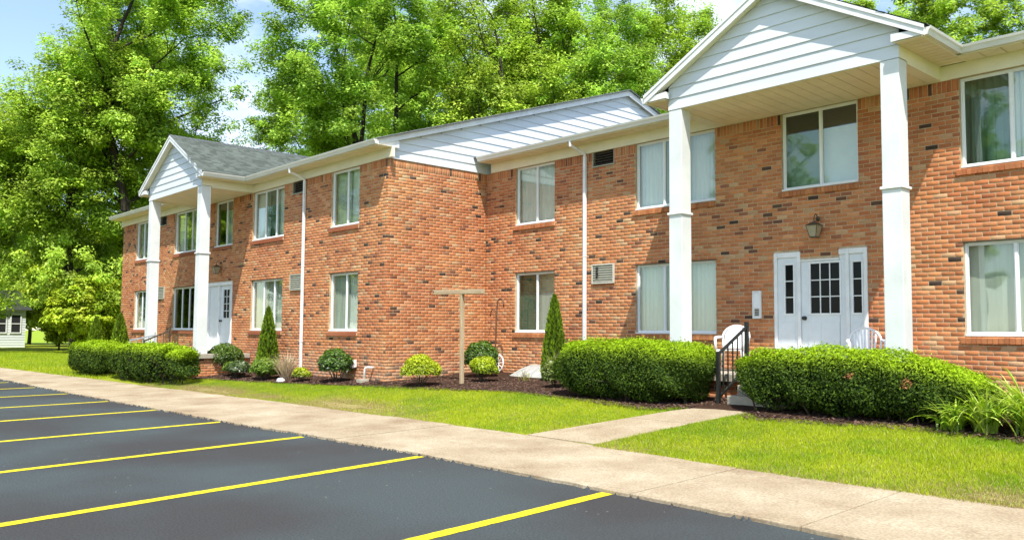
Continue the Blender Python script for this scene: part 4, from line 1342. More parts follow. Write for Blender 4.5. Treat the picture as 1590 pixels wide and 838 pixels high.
# ------------------------------------------------------------------ fittings on the walls
def upper_sleeve(x0, x1, z0, z1, Y, label):
    t = thing('wall_vent', ((x0 + x1) / 2, Y, z0), label, 'vent', 'louvred wall vents under the eaves')
    b = MB(); b.box(x0 + 0.002, x1 - 0.002, Y + 0.08, Y + 0.19, z0 + 0.002, z1 - 0.002); b.build('vent_recess', M['vinyl_dark'], t)
    b = MB(); b.box(x0 - 0.01, x1 + 0.012, Y - 0.035, Y + 0.079, z0 + 0.001, z0 + 0.022)
    b.box(x0 + 0.001, x0 + 0.016, Y - 0.012, Y + 0.079, z0 + 0.023, z1 - 0.003); b.box(x1 - 0.016, x1 - 0.001, Y - 0.012, Y + 0.079, z0 + 0.023, z1 - 0.003)
    b.build('vent_frame', M['acpanel'], t)
    n = 5
    for i in range(n):
        z = z0 + 0.05 + (z1 - z0 - 0.06) * i / n
        b = MB(); b.hexa([(x0 + 0.017, Y - 0.004, z), (x1 - 0.017, Y - 0.004, z), (x1 - 0.017, Y + 0.06, z + 0.04), (x0 + 0.017, Y + 0.06, z + 0.04),
                          (x0 + 0.017, Y - 0.004, z + 0.007), (x1 - 0.017, Y - 0.004, z + 0.007), (x1 - 0.017, Y + 0.06, z + 0.047), (x0 + 0.017, Y + 0.06, z + 0.047)])
        b.build('louvre', M['bronze'], t)
    return t


M['pvc_dull'] = plain('dull_sleeve', (0.56, 0.54, 0.46), rough=0.5)


def lower_sleeve(x0, x1, z0, z1, Y, label, torn=False):
    t = thing('air_conditioner', ((x0 + x1) / 2, Y, z0), label, 'air conditioner', 'air conditioners set through the wall')
    b = MB(); f = 0.03
    yf = Y - 0.05
    b.box(x0, x1, yf, Y + 0.15, z0 + 0.001, z0 + f); b.box(x0, x1, yf, Y + 0.15, z1 - f, z1 - 0.001)
    b.box(x0 + 0.001, x0 + f, yf + 0.001, Y + 0.15, z0 + f, z1 - f); b.box(x1 - f, x1 - 0.001, yf + 0.001, Y + 0.15, z0 + f, z1 - f)
    b.build('sleeve', M['pvc_dull'] if torn else M['acpanel'], t, bevel=0.004)
    b = MB(); b.box(x0 + f + 0.001, x1 - f - 0.001, Y - 0.005, Y + 0.03, z0 + f + 0.001, z1 - f - 0.001); b.build('grille_panel', M['acpanel'], t)
    n = 7
    for i in range(n):
        z = z0 + f + 0.02 + (z1 - z0 - 2 * f - 0.02) * i / n
        b = MB(); b.hexa([(x0 + f + 0.001, yf + 0.008, z), (x1 - f - 0.001, yf + 0.008, z), (x1 - f - 0.001, Y - 0.0055, z + 0.026), (x0 + f + 0.001, Y - 0.0055, z + 0.026),
                          (x0 + f + 0.001, yf + 0.008, z + 0.005), (x1 - f - 0.001, yf + 0.008, z + 0.005), (x1 - f - 0.001, Y - 0.0055, z + 0.033), (x0 + f + 0.001, Y - 0.0055, z + 0.033)])
        b.build('louvre', M['acpanel'], t)
    if torn:
        for i in range(4):
            z = z0 + 0.13 + i * 0.062
            b = MB(); b.box(x0 + 0.13, x0 + 0.19 + 0.01 * (i % 2), yf + 0.002, yf + 0.007, z, z + 0.05); b.build('grille_hole', M['vinyl_dark'], t)
    return t


upper_sleeve(*VENT_R[0], YR, 'dark louvred vent beside the downpipe on the right wing')
lower_sleeve(*VENT_R[1], YR, 'pale air conditioner with dark holes in its grille on the right wing', True)
upper_sleeve(*VENT_L[0], YL, 'dark louvred vent beside the downpipe on the left wing')
lower_sleeve(*VENT_L[1], YL, 'grey-green air conditioner beside the downpipe on the left wing')
upper_sleeve(*VENT_L[2], YL, 'small dark vent behind the leftmost portico column')
lower_sleeve(*VENT_L[3], YL, 'grey-green air conditioner behind the leftmost portico column')


def lantern(x, Y, z, s, label):
    """carriage lantern on a scroll bracket; z is the foot of the glass"""
    t = thing('wall_lantern', (x, Y, z), label, 'lamp', 'wall lanterns over the doors')
    yc = Y - 0.20 * s
    h = 0.26 * s
    a, c = 0.075 * s, 0.135 * s
    b = MB(); b.lathe((x, Y - 0.012, z + h + 0.18 * s), [(0.0, -0.02), (0.045 * s, -0.018), (0.055 * s, 0.0)], 14, 'y'); b.build('backplate', M['bronze'], t, smooth=True)
    b = MB(); pts = []
    for i in range(15):
        q = i / 14
        pts.append((x, Y - 0.02 - (0.18 * s) * q, z + h + 0.18 * s + 0.10 * s * math.sin(q * math.pi)))
    pts.append((x, yc, z + h + 0.09 * s)); b.tube(pts, 0.010 * s, 7)
    b.tube([(x, Y - 0.03 - 0.03 * s * (1 - math.cos(k * 0.5)) , z + h + 0.18 * s - 0.03 * s + 0.035 * s * math.sin(k * 0.5)) for k in range(12)], 0.008 * s, 6)
    b.build('bracket', M['bronze'], t, smooth=True)
    ring = lambda w, zz: [(x - w, yc - w, zz), (x + w, yc - w, zz), (x + w, yc + w, zz), (x - w, yc + w, zz)]
    b = MB(); b.hexa(ring(c * 1.16, z + h) + ring(c * 0.42, z + h + 0.075 * s)); b.hexa(ring(c * 0.25, z + h + 0.076 * s) + ring(c * 0.16, z + h + 0.11 * s)); b.build('lantern_cap', M['bronze'], t)
    b = MB(); b.hexa(ring(a * 1.12, z - 0.02 * s) + ring(a * 1.12, z)); b.build('lantern_base', M['bronze'], t)
    lo, hi = ring(a, z + 0.001), ring(c, z + h - 0.001)
    for i in range(4):
        j = (i + 1) % 4
        b = MB(); b.quad(lo[i], lo[j], hi[j], hi[i]); b.build('lantern_glass', M['lampglass'], t)
        b = MB(); b.tube([lo[i], hi[i]], 0.008 * s, 6); b.build('corner_bar', M['bronze'], t)
    return t


lantern(-7.39, YR - 0.012, 3.31, 0.76, 'bronze carriage lantern over the right-hand front door')
lantern(-25.72, YL - 0.012, 3.36, 0.75, 'dark carriage lantern over the far left front door')

t = thing('intercom_panel', (-8.625, YR, 1.89), 'narrow white intercom panel on the brick left of the right-hand door', 'intercom')
b = MB(); x0, x1, z0, z1 = -8.715, -8.535, 1.885, 2.40
y = YR - 0.05
b.box(x0, x1, y, YR - 0.008, z0, z0 + 0.03); b.box(x0, x1, y, YR - 0.008, z1 - 0.03, z1)
b.box(x0, x0 + 0.03, y, YR - 0.008, z0 + 0.03, z1 - 0.03); b.box(x1 - 0.03, x1, y, YR - 0.008, z0 + 0.03, z1 - 0.03)
b.build('case', M['white'], t, bevel=0.004)
b = MB(); b.box(x0 + 0.0305, x1 - 0.0305, y + 0.02, YR - 0.009, z0 + 0.0305, z1 - 0.0305); b.build('name_board', M['plastic'], t)
b = MB(); b.box(x0 + 0.045, x1 - 0.045, y + 0.010, y + 0.0195, z0 + 0.05, z0 + 0.19); b.build('speaker_grille', M['acpanel'], t)
for i in range(4):
    b = MB(); b.box(x0 + 0.05, x1 - 0.05, y + 0.006, y + 0.0095, z0 + 0.062 + 0.03 * i, z0 + 0.074 + 0.03 * i); b.build('slot', M['vinyl_dark'], t)


# ------------------------------------------------------------------ porch furniture
def plastic_chair(x, y, rz, label, solid=False):
    t = thing('plastic_chair', (x, y, FLOOR), label, 'chair', 'white plastic porch chairs')
    t.rotation_euler = (0, 0, rz)
    og = (x, y, FLOOR)
    A = lambda p: (x + p[0], y + p[1], FLOOR + p[2])

    def bld_(b, name, smooth=False, bevel=0.004):
        return b.build(name, M['plastic'], t, bevel=bevel, smooth=smooth)
    # seat (front is -y)
    b = MB(); n = 8
    V = []
    for i in range(n + 1):
        u = -0.23 + 0.46 * i / n
        for j in range(n + 1):
            v = -0.22 + 0.44 * j / n
            V.append(A((u * (1.05 - 0.12 * j / n), v, 0.42 - 0.03 * math.cos(u * 4) * (1 - (v / 0.3) ** 2) + 0.012 * (-v) * 3)))
    b.add(V, [(i * (n + 1) + j, (i + 1) * (n + 1) + j, (i + 1) * (n + 1) + j + 1, i * (n + 1) + j + 1) for i in range(n) for j in range(n)])
    o = bld_(b, 'seat', True, 0)
    m_ = o.modifiers.new('thick', 'SOLIDIFY'); m_.thickness = 0.012
    # back: arched frame with slats (or one sheet)
    W = 0.25
    arch = []
    for i in range(21):
        a = math.pi * i / 20
        arch.append((-W * math.cos(a), 0.22 + 0.13 * (0.45 + 0.55 * math.sin(a)), 0.66 + 0.22 * math.sin(a)))
    b = MB(); b.tube([A((-W * 0.9, 0.2, 0.42))] + [A(p) for p in arch] + [A((W * 0.9, 0.2, 0.42))], 0.02, 8); bld_(b, 'back_frame', True, 0)
    if solid:
        V, F = [], []
        for i in range(13):
            u = -W + 2 * W * i / 12
            top = 0.66 + 0.22 * math.sqrt(max(0, 1 - (u / W) ** 2))
            for j in range(6):
                q = j / 5
                V.append(A((u * (0.9 + 0.1 * q), 0.2 + 0.15 * q - 0.0 * u, 0.43 + (top - 0.43) * q)))
        b = MB(); b.add(V, [(i * 6 + j, (i + 1) * 6 + j, (i + 1) * 6 + j + 1, i * 6 + j + 1) for i in range(12) for j in range(5)])
        o = bld_(b, 'back_panel', True, 0); m_ = o.modifiers.new('thick', 'SOLIDIFY'); m_.thickness = 0.01
    else:
        for i in range(7):
            u = -0.18 + 0.06 * i
            top = 0.66 + 0.22 * math.sqrt(max(0, 1 - (u / W) ** 2))
            b = MB(); b.hexa([A((u * 0.75 - 0.015, 0.2, 0.43)), A((u * 0.75 + 0.015, 0.2, 0.43)), A((u * 0.75 + 0.015, 0.21, 0.43)), A((u * 0.75 - 0.015, 0.21, 0.43)),
                              A((u - 0.017, 0.34, top)), A((u + 0.017, 0.34, top)), A((u + 0.017, 0.35, top)), A((u - 0.017, 0.35, top))]); bld_(b, 'back_slat', False, 0.002)
    for s in (-1, 1):
        b = MB()
        b.tube([A((s * 0.25, 0.24, 0.66)), A((s * 0.29, 0.10, 0.655)), A((s * 0.295, -0.12, 0.64)), A((s * 0.275, -0.22, 0.61)), A((s * 0.262, -0.235, 0.42))], [0.022, 0.026, 0.03, 0.026, 0.02], 8)
        bld_(b, 'armrest', True, 0)
        for (ly, fy) in ((-0.2, -0.27), (0.2, 0.27)):
            b = MB(); b.hexa([A((s * 0.26 - 0.02, fy - 0.02, 0.0)), A((s * 0.26 + 0.02, fy - 0.02, 0.0)), A((s * 0.26 + 0.02, fy + 0.02, 0.0)), A((s * 0.26 - 0.02, fy + 0.02, 0.0)),
                              A((s * 0.22 - 0.03, ly - 0.03, 0.42)), A((s * 0.22 + 0.03, ly - 0.03, 0.42)), A((s * 0.22 + 0.03, ly + 0.03, 0.42)), A((s * 0.22 - 0.03, ly + 0.03, 0.42))]); bld_(b, 'leg')
    return t


ch1 = plastic_chair(-8.72, 13.35, 0.35, 'white plastic armchair with solid back behind the black handrail', True)
ch1.scale = (0.97, 0.97, 0.94)
ch2 = plastic_chair(-6.17, 13.2, 0.5, 'white plastic armchair with slatted back beside the right column', False)
ch2.scale = (0.95, 0.95, 0.89)


def handrail(x, ya, za, yb, zb, label, n, mat, top0, top1, w=0.028):
    """sloping stair rail in the Y-Z plane: foot post at ya, upper post at yb"""
    t = thing('handrail', (x, ya, za), label, 'handrail')
    b = MB(); b.box(x - w, x + w, ya - w, ya + w, za, top0 + 0.0); b.box(x - w * 2, x + w * 2, ya - w * 2, ya + w * 2, za, za + 0.012); b.build('post', mat, t)
    b = MB(); b.box(x - w, x + w, yb - w, yb + w, zb, top1); b.build('post', mat, t)

    def sl(z0, z1, nm, h=0.022):
        k = MB(); k.hexa([(x - 0.02, ya + w, z0 - h), (x + 0.02, ya + w, z0 - h), (x + 0.02, yb - w, z1 - h), (x - 0.02, yb - w, z1 - h),
                          (x - 0.02, ya + w, z0 + h), (x + 0.02, ya + w, z0 + h), (x + 0.02, yb - w, z1 + h), (x - 0.02, yb - w, z1 + h)]); k.build(nm, mat, t)
    a0, a1 = top0 - 0.03, top1 - 0.10
    sl(a0, a1, 'top_rail')
    c0, c1 = za + 0.12, zb + 0.10
    sl(c0, c1, 'bottom_rail', 0.018)
    for i in range(n):
        q = (i + 1) / (n + 1)
        y = ya + (yb - ya) * q
        k = MB(); k.box(x - 0.009, x + 0.009, y - 0.009, y + 0.009, c0 + (c1 - c0) * q + 0.01, a0 + (a1 - a0) * q - 0.01); k.build('baluster', mat, t)
    return t


handrail(-7.93, 11.72, float(G(-7.93, 11.72)) + 0.02, 12.56, FLOOR, 'black iron handrail beside the right-hand porch steps', 5, M['black'], 1.31, 1.80)
handrail(-26.55, 8.62, 0.17, 9.35, FLOOR, 'grey iron handrail in front of the leftmost portico column', 3, plain('grey_rail', (0.35, 0.38, 0.42), rough=0.4), 1.30, 1.52, 0.014)
handrail(-25.35, 8.62, 0.17, 9.35, FLOOR, 'thin dark handrail between the two columns of the left portico', 3, M['bronze'], 1.30, 1.66, 0.02)

t = thing('door_mat', (-24.2, 9.8, FLOOR), 'dark rolled door mat on the left porch edge', 'mat')
b = MB(); V = []
for i in range(25):
    q = i / 24
    V += [(-24.65 + 0.85 * q, 9.60, FLOOR + 0.012 + 0.018 * abs(math.sin(q * 7))), (-24.65 + 0.85 * q, 10.15, FLOOR + 0.012 + 0.022 * abs(math.sin(q * 6 + 0.6)))]
b.add(V, [(2 * i, 2 * i + 2, 2 * i + 3, 2 * i + 1) for i in range(24)])
o = b.build('mat_sheet', M['mat'], t, smooth=True); m_ = o.modifiers.new('thick', 'SOLIDIFY'); m_.thickness = 0.012

# ------------------------------------------------------------------ garden things
# T-shaped wooden post
px_, py_ = -14.42, 11.63
gz = float(G(px_, py_))
t = thing('wooden_post', (px_, py_, gz), 'weathered T-shaped wooden sign post standing in the mulch before the end wall', 'post')
b = MB(); b.hexa([(px_ - 0.037, py_ - 0.037, gz - 0.1), (px_ + 0.037, py_ - 0.037, gz - 0.1), (px_ + 0.037, py_ + 0.037, gz - 0.1), (px_ - 0.037, py_ + 0.037, gz - 0.1),
                  (px_ - 0.057, py_ - 0.043, 2.43), (px_ + 0.017, py_ - 0.043, 2.43), (px_ + 0.017, py_ + 0.043, 2.43), (px_ - 0.057, py_ + 0.043, 2.43)])
b.build('upright', M['wood'], t, bevel=0.006)
b = MB(); b.hexa([(px_ - 1.02, py_ - 0.048, 2.435), (px_ + 0.70, py_ - 0.048, 2.405), (px_ + 0.70, py_ + 0.048, 2.405), (px_ - 1.02, py_ + 0.048, 2.435),
                  (px_ - 1.02, py_ - 0.048, 2.535), (px_ + 0.70, py_ - 0.048, 2.505), (px_ + 0.70, py_ + 0.048, 2.505), (px_ - 1.02, py_ + 0.048, 2.535)])
b.build('crossbar', M['woodx'], t, bevel=0.008)
b = MB(); b.tube([(px_ - 0.98, py_ - 0.05, 2.50), (px_ - 1.03, py_ - 0.09, 2.53), (px_ - 1.08, py_ - 0.10, 2.50), (px_ - 1.06, py_ - 0.08, 2.44)], 0.010, 6); b.build('hook', M['rust'], t, smooth=True)
b = MB(); b.tube([(px_ - 0.72, py_ - 0.02, 2.43), (px_ - 0.72, py_ - 0.02, 2.40), (px_ - 0.70, py_ - 0.02, 2.385)], 0.007, 6); b.build('eye_screw', M['rust'], t, smooth=True)

# double shepherd's hook
hx, hy = -15.55, 13.62
hz = float(G(hx, hy))
t = thing('shepherd_hook', (hx, hy, hz), 'rusty double shepherd hook standing in the inner corner of the walls', 'garden hook')
b = MB(); b.tube([(hx - 0.09, hy, hz), (hx - 0.03, hy, 1.4), (hx, hy, 2.12), (hx + 0.02, hy, 2.30)] + [(hx + 0.02 + 0.11 * (1 - math.cos(a)), hy, 2.30 + 0.11 * math.sin(a)) for a in (0.5, 1.0, 1.57, 2.1, 2.7, 3.2)] + [(hx + 0.25, hy, 2.20)], 0.017, 7)
b.build('rod', M['rust'], t, smooth=True)
b = MB(); b.tube([(hx - 0.04, hy - 0.02, hz), (hx - 0.02, hy - 0.02, 1.4), (hx - 0.01, hy - 0.02, 2.02)] + [(hx - 0.01 - 0.10 * (1 - math.cos(a)), hy - 0.02, 2.05 + 0.10 * math.sin(a)) for a in (0.5, 1.0, 1.57, 2.1, 2.7, 3.2)] + [(hx - 0.22, hy - 0.02, 1.98)], 0.014, 7)
b.build('side_rod', M['rust'], t, smooth=True)
b = MB(); b.tube([(hx - 0.02, hy - 0.03, 1.62), (hx - 0.10, hy - 0.03, 1.72), (hx - 0.20, hy - 0.03, 1.72), (hx - 0.25, hy - 0.03, 1.62), (hx - 0.22, hy - 0.03, 1.56)], 0.009, 6); b.build('lower_hook', M['rust'], t, smooth=True)

# white wagon wheel against the wall
wx, wy = -15.82, 13.86
wz = float(G(wx, wy)) + 0.03
t = thing('wagon_wheel', (wx, wy, wz), 'small white ornamental wagon wheel leaning on the brick by the inner corner', 'wheel')
R_ = 0.215
tilt = 0.22
W_ = lambda u, v: (wx + u, wy + (v + R_) * math.tan(tilt) * 0.6, wz + (v + R_))
b = MB(); b.tube([W_(R_ * math.cos(a * math.pi / 16), R_ * math.sin(a * math.pi / 16)) for a in range(33)], 0.018, 8, cap=False); b.build('rim', M['plastic'], t, smooth=True)
for i in range(10):
    a = math.pi * 2 * i / 10 + 0.2
    b = MB(); b.tube([W_(0.03 * math.cos(a), 0.03 * math.sin(a)), W_(0.2 * math.cos(a), 0.2 * math.sin(a))], [0.011, 0.009], 6); b.build('spoke', M['plastic'], t)
b = MB(); c0 = W_(0, 0); b.lathe((c0[0], c0[1], c0[2]), [(0.0, -0.05), (0.03, -0.05), (0.045, -0.02), (0.045, 0.02), (0.0, 0.03)], 12, 'y'); b.build('hub', M['plastic'], t)

# window well cover
gz = 0.53
t = thing('window_well_cover', (-14.0, 13.7, gz), 'clear plastic window well cover at the foot of the right wing', 'window well')
x0, x1 = -14.72, -13.55
y0, y1 = 13.3, YR - 0.015
V = []
n = 10
for i in range(n + 1):
    q = i / n
    bulge = 0.06 * math.sin(q * math.pi)
    V += [(x0 + (x1 - x0) * q, y0 - bulge * 1.2, gz + 0.05), (x0 + (x1 - x0) * q, (y0 + y1) / 2, gz + 0.20 + bulge * 0.4), (x0 + (x1 - x0) * q, y1, gz + 0.30)]
b = MB(); b.add(V, [(3 * i + j, 3 * i + 3 + j, 3 * i + 4 + j, 3 * i + 1 + j) for i in range(n) for j in range(2)])
b.add([V[0], V[1], V[2], (x0, y1, gz)], [(0, 1, 2, 3)]); b.add([V[-3], V[-2], V[-1], (x1, y1, gz)], [(3, 2, 1, 0)])
b.build('clear_dome', M['wellcover'], t, smooth=True)
for i in range(0, n + 1, 2):
    b = MB(); b.tube([V[3 * i], V[3 * i + 1], V[3 * i + 2]], 0.008, 6); b.build('rib', M['acpanel'], t, smooth=True)
b = MB(); b.tube([V[3 * i] for i in range(n + 1)], 0.014, 6); b.build('front_lip', M['acpanel'], t, smooth=True)
b = MB(); b.box(x0 + 0.05, x1 - 0.05, y0 + 0.05, y1, gz - 0.05, gz + 0.015); b.build('well_floor', M['porch'], t)

# white vent pipes on the left wing
for (px0, label, kind) in ((-17.75, 'white hooded vent on the brick beside the dark rounded shrub', 0), (-17.05, 'white bent plastic pipe rising from the mulch by the corner', 1)):
    t = thing('vent_pipe', (px0, YL - 0.1, 0.4), label, 'pipe')
    b = MB()
    if kind == 0:
        b.tube([(px0, YL - 0.005, 0.80), (px0, YL - 0.10, 0.80)], 0.05, 10)
        b.build('pipe', M['pvc'], t, smooth=True)
        b = MB(); b.hexa([(px0 - 0.085, YL - 0.19, 0.70), (px0 + 0.085, YL - 0.19, 0.70), (px0 + 0.085, YL - 0.02, 0.73), (px0 - 0.085, YL - 0.02, 0.73),
                          (px0 - 0.06, YL - 0.12, 0.90), (px0 + 0.06, YL - 0.12, 0.90), (px0 + 0.07, YL - 0.02, 0.90), (px0 - 0.07, YL - 0.02, 0.90)]); b.build('hood', M['pvc'], t, bevel=0.01)
    else:
        b.tube([(px0 + 0.09, YL - 0.005, 0.74), (px0 + 0.09, YL - 0.09, 0.745), (px0 + 0.06, YL - 0.13, 0.75), (px0 - 0.02, YL - 0.15, 0.74), (px0 - 0.04, YL - 0.16, 0.70), (px0 - 0.05, YL - 0.17, 0.42)], 0.027, 10); b.build('pipe', M['pvc'], t, smooth=True)
        b = MB(); b.box(px0 - 0.16, px0 + 0.06, YL - 0.32, YL - 0.10, 0.38, 0.47); b.build('splash_block', M['porch'], t, bevel=0.01)

for (sx, sy, sc_, label) in ((-19.7, 10.05, 1.0, 'white painted stone at the lawn edge before the dry grass'), (-23.3, 10.72, 1.0, 'white stone beside the low shrub by the left porch')):
    gz = float(G(sx, sy))
    r_ = np.random.default_rng(int(-sx * 7))
    b = MB(); k = []
    for i in range(6):
        for j in range(10):
            a = 2 * math.pi * j / 10; p = math.pi * (i + 0.5) / 6
            q = 1 + r_.uniform(-0.12, 0.12)
            k.append((sx + 0.15 * q * math.sin(p) * math.cos(a), sy + 0.10 * q * math.sin(p) * math.sin(a), gz + 0.045 + 0.075 * q * math.cos(p)))
    b.add(k, [(i * 10 + j, (i + 1) * 10 + j, (i + 1) * 10 + (j + 1) % 10, i * 10 + (j + 1) % 10) for i in range(5) for j in range(10)] + [tuple(range(10)), tuple(range(59, 49, -1))])
    o = b.build('stone', M['plastic'], None, smooth=True); tag(o, label, 'stone')

# ------------------------------------------------------------------ far house at the left
hx, hy = -76.0, 15.3
t = thing('white_house', (hx, hy, 0.1), 'small white clapboard house far away under the trees at the left edge', 'house')
HX0, HX1, HY0, HY1 = hx - 6, hx, hy - 3.6, hy + 1.35
for k in range(16):
    z = 0.1 + 0.2 * k
    if z > 3.0: break
    b = MB(); b.hexa([(HX0, HY0 - 0.02, z), (HX1 + 0.02, HY0 - 0.02, z), (HX1 + 0.02, HY1, z), (HX0, HY1, z), (HX0, HY0, z + 0.195), (HX1, HY0, z + 0.195), (HX1, HY1, z + 0.195), (HX0, HY1, z + 0.195)])
    b.build('wall_board', M['siding'], t)
b = MB(); b.prism([(HX1 + 0.3, HY0 - 0.4, 3.05), (HX1 + 0.3, HY1 + 0.4, 3.05), (HX1 + 0.3, HY1 - 0.6, 4.6), (HX1 + 0.3, HY0 + 0.6, 4.6)], (-7, 0, 0))
b.build('roof', M['roof'], t)
for (wy0, wy1) in ((hy - 0.75, hy + 0.05), (hy + 0.25, hy + 1.05)):
    b = MB(); f = 0.09
    b.box(HX1 + 0.021, HX1 + 0.07, wy0, wy0 + f, 1.2, 2.75); b.box(HX1 + 0.021, HX1 + 0.07, wy1 - f, wy1, 1.2, 2.75)
    b.box(HX1 + 0.021, HX1 + 0.07, wy0 + f, wy1 - f, 1.2, 1.2 + f); b.box(HX1 + 0.021, HX1 + 0.07, wy0 + f, wy1 - f, 2.75 - f, 2.75)
    b.box(HX1 + 0.021, HX1 + 0.065, wy0 + f, wy1 - f, 1.94, 2.0)
    w_ = b.build('window', M['white'], t)
    for (za, zb_) in ((1.2 + f, 1.94), (2.0, 2.75 - f)):
        b = MB(); b.box(HX1 + 0.022, HX1 + 0.035, wy0 + f + 0.002, wy1 - f - 0.002, za + 0.002, zb_ - 0.002); b.build('pane', M['vinyl_dark'], w_)
b = MB(); b.box(HX1 + 0.021, HX1 + 0.05, hy - 1.25, hy - 0.8, 1.2, 2.75); b.build('shutter', M['vinyl_dark'], t)
# ------------------------------------------------------------------ vegetation
def unit(v): return v / np.maximum(np.linalg.norm(v, axis=-1, keepdims=True), 1e-9)


def leaves(P, Nn, size, aspect, cols, r, droop=0.0):
    """rhombic leaves at P with normals Nn"""
    n = len(P)
    q = unit(r.normal(size=(n, 3)))
    t = unit(np.cross(Nn, q)); bt = np.cross(Nn, t)
    s = (size * r.uniform(0.65, 1.3, n))[:, None]
    tip = P + t * s
    tip[:, 2] -= droop * s[:, 0]
    V = np.stack([P - t * s * 0.55, P + bt * s * aspect + Nn * s * 0.10, tip, P - bt * s * aspect + Nn * s * 0.10], 1).reshape(-1, 3)
    return V, np.arange(4 * n).reshape(-1, 4), np.repeat(cols, 4, 0)


def tubes_np(segs, seg=5):
    """segs: list of (p0, r0, p1, r1) -> verts, quads"""
    S = len(segs)
    p0 = np.array([s[0] for s in segs], float); p1 = np.array([s[2] for s in segs], float)
    r0 = np.array([s[1] for s in segs]); r1 = np.array([s[3] for s in segs])
    t = unit(p1 - p0)
    ref = np.where(np.abs(t[:, 2:3]) > 0.9, np.array([[1.0, 0, 0]]), np.array([[0, 0, 1.0]]))
    n = unit(np.cross(t, ref)); b = np.cross(t, n)
    a = np.arange(seg) * 2 * math.pi / seg
    ring = n[:, None, :] * np.cos(a)[None, :, None] + b[:, None, :] * np.sin(a)[None, :, None]
    V = np.concatenate([p0[:, None] + ring * r0[:, None, None], p1[:, None] + ring * r1[:, None, None]], 1).reshape(-1, 3)
    k = np.arange(seg)
    f = np.stack([k, (k + 1) % seg, seg + (k + 1) % seg, seg + k], 1)
    F = (np.arange(S)[:, None, None] * 2 * seg + f[None]).reshape(-1, 4)
    return V, F


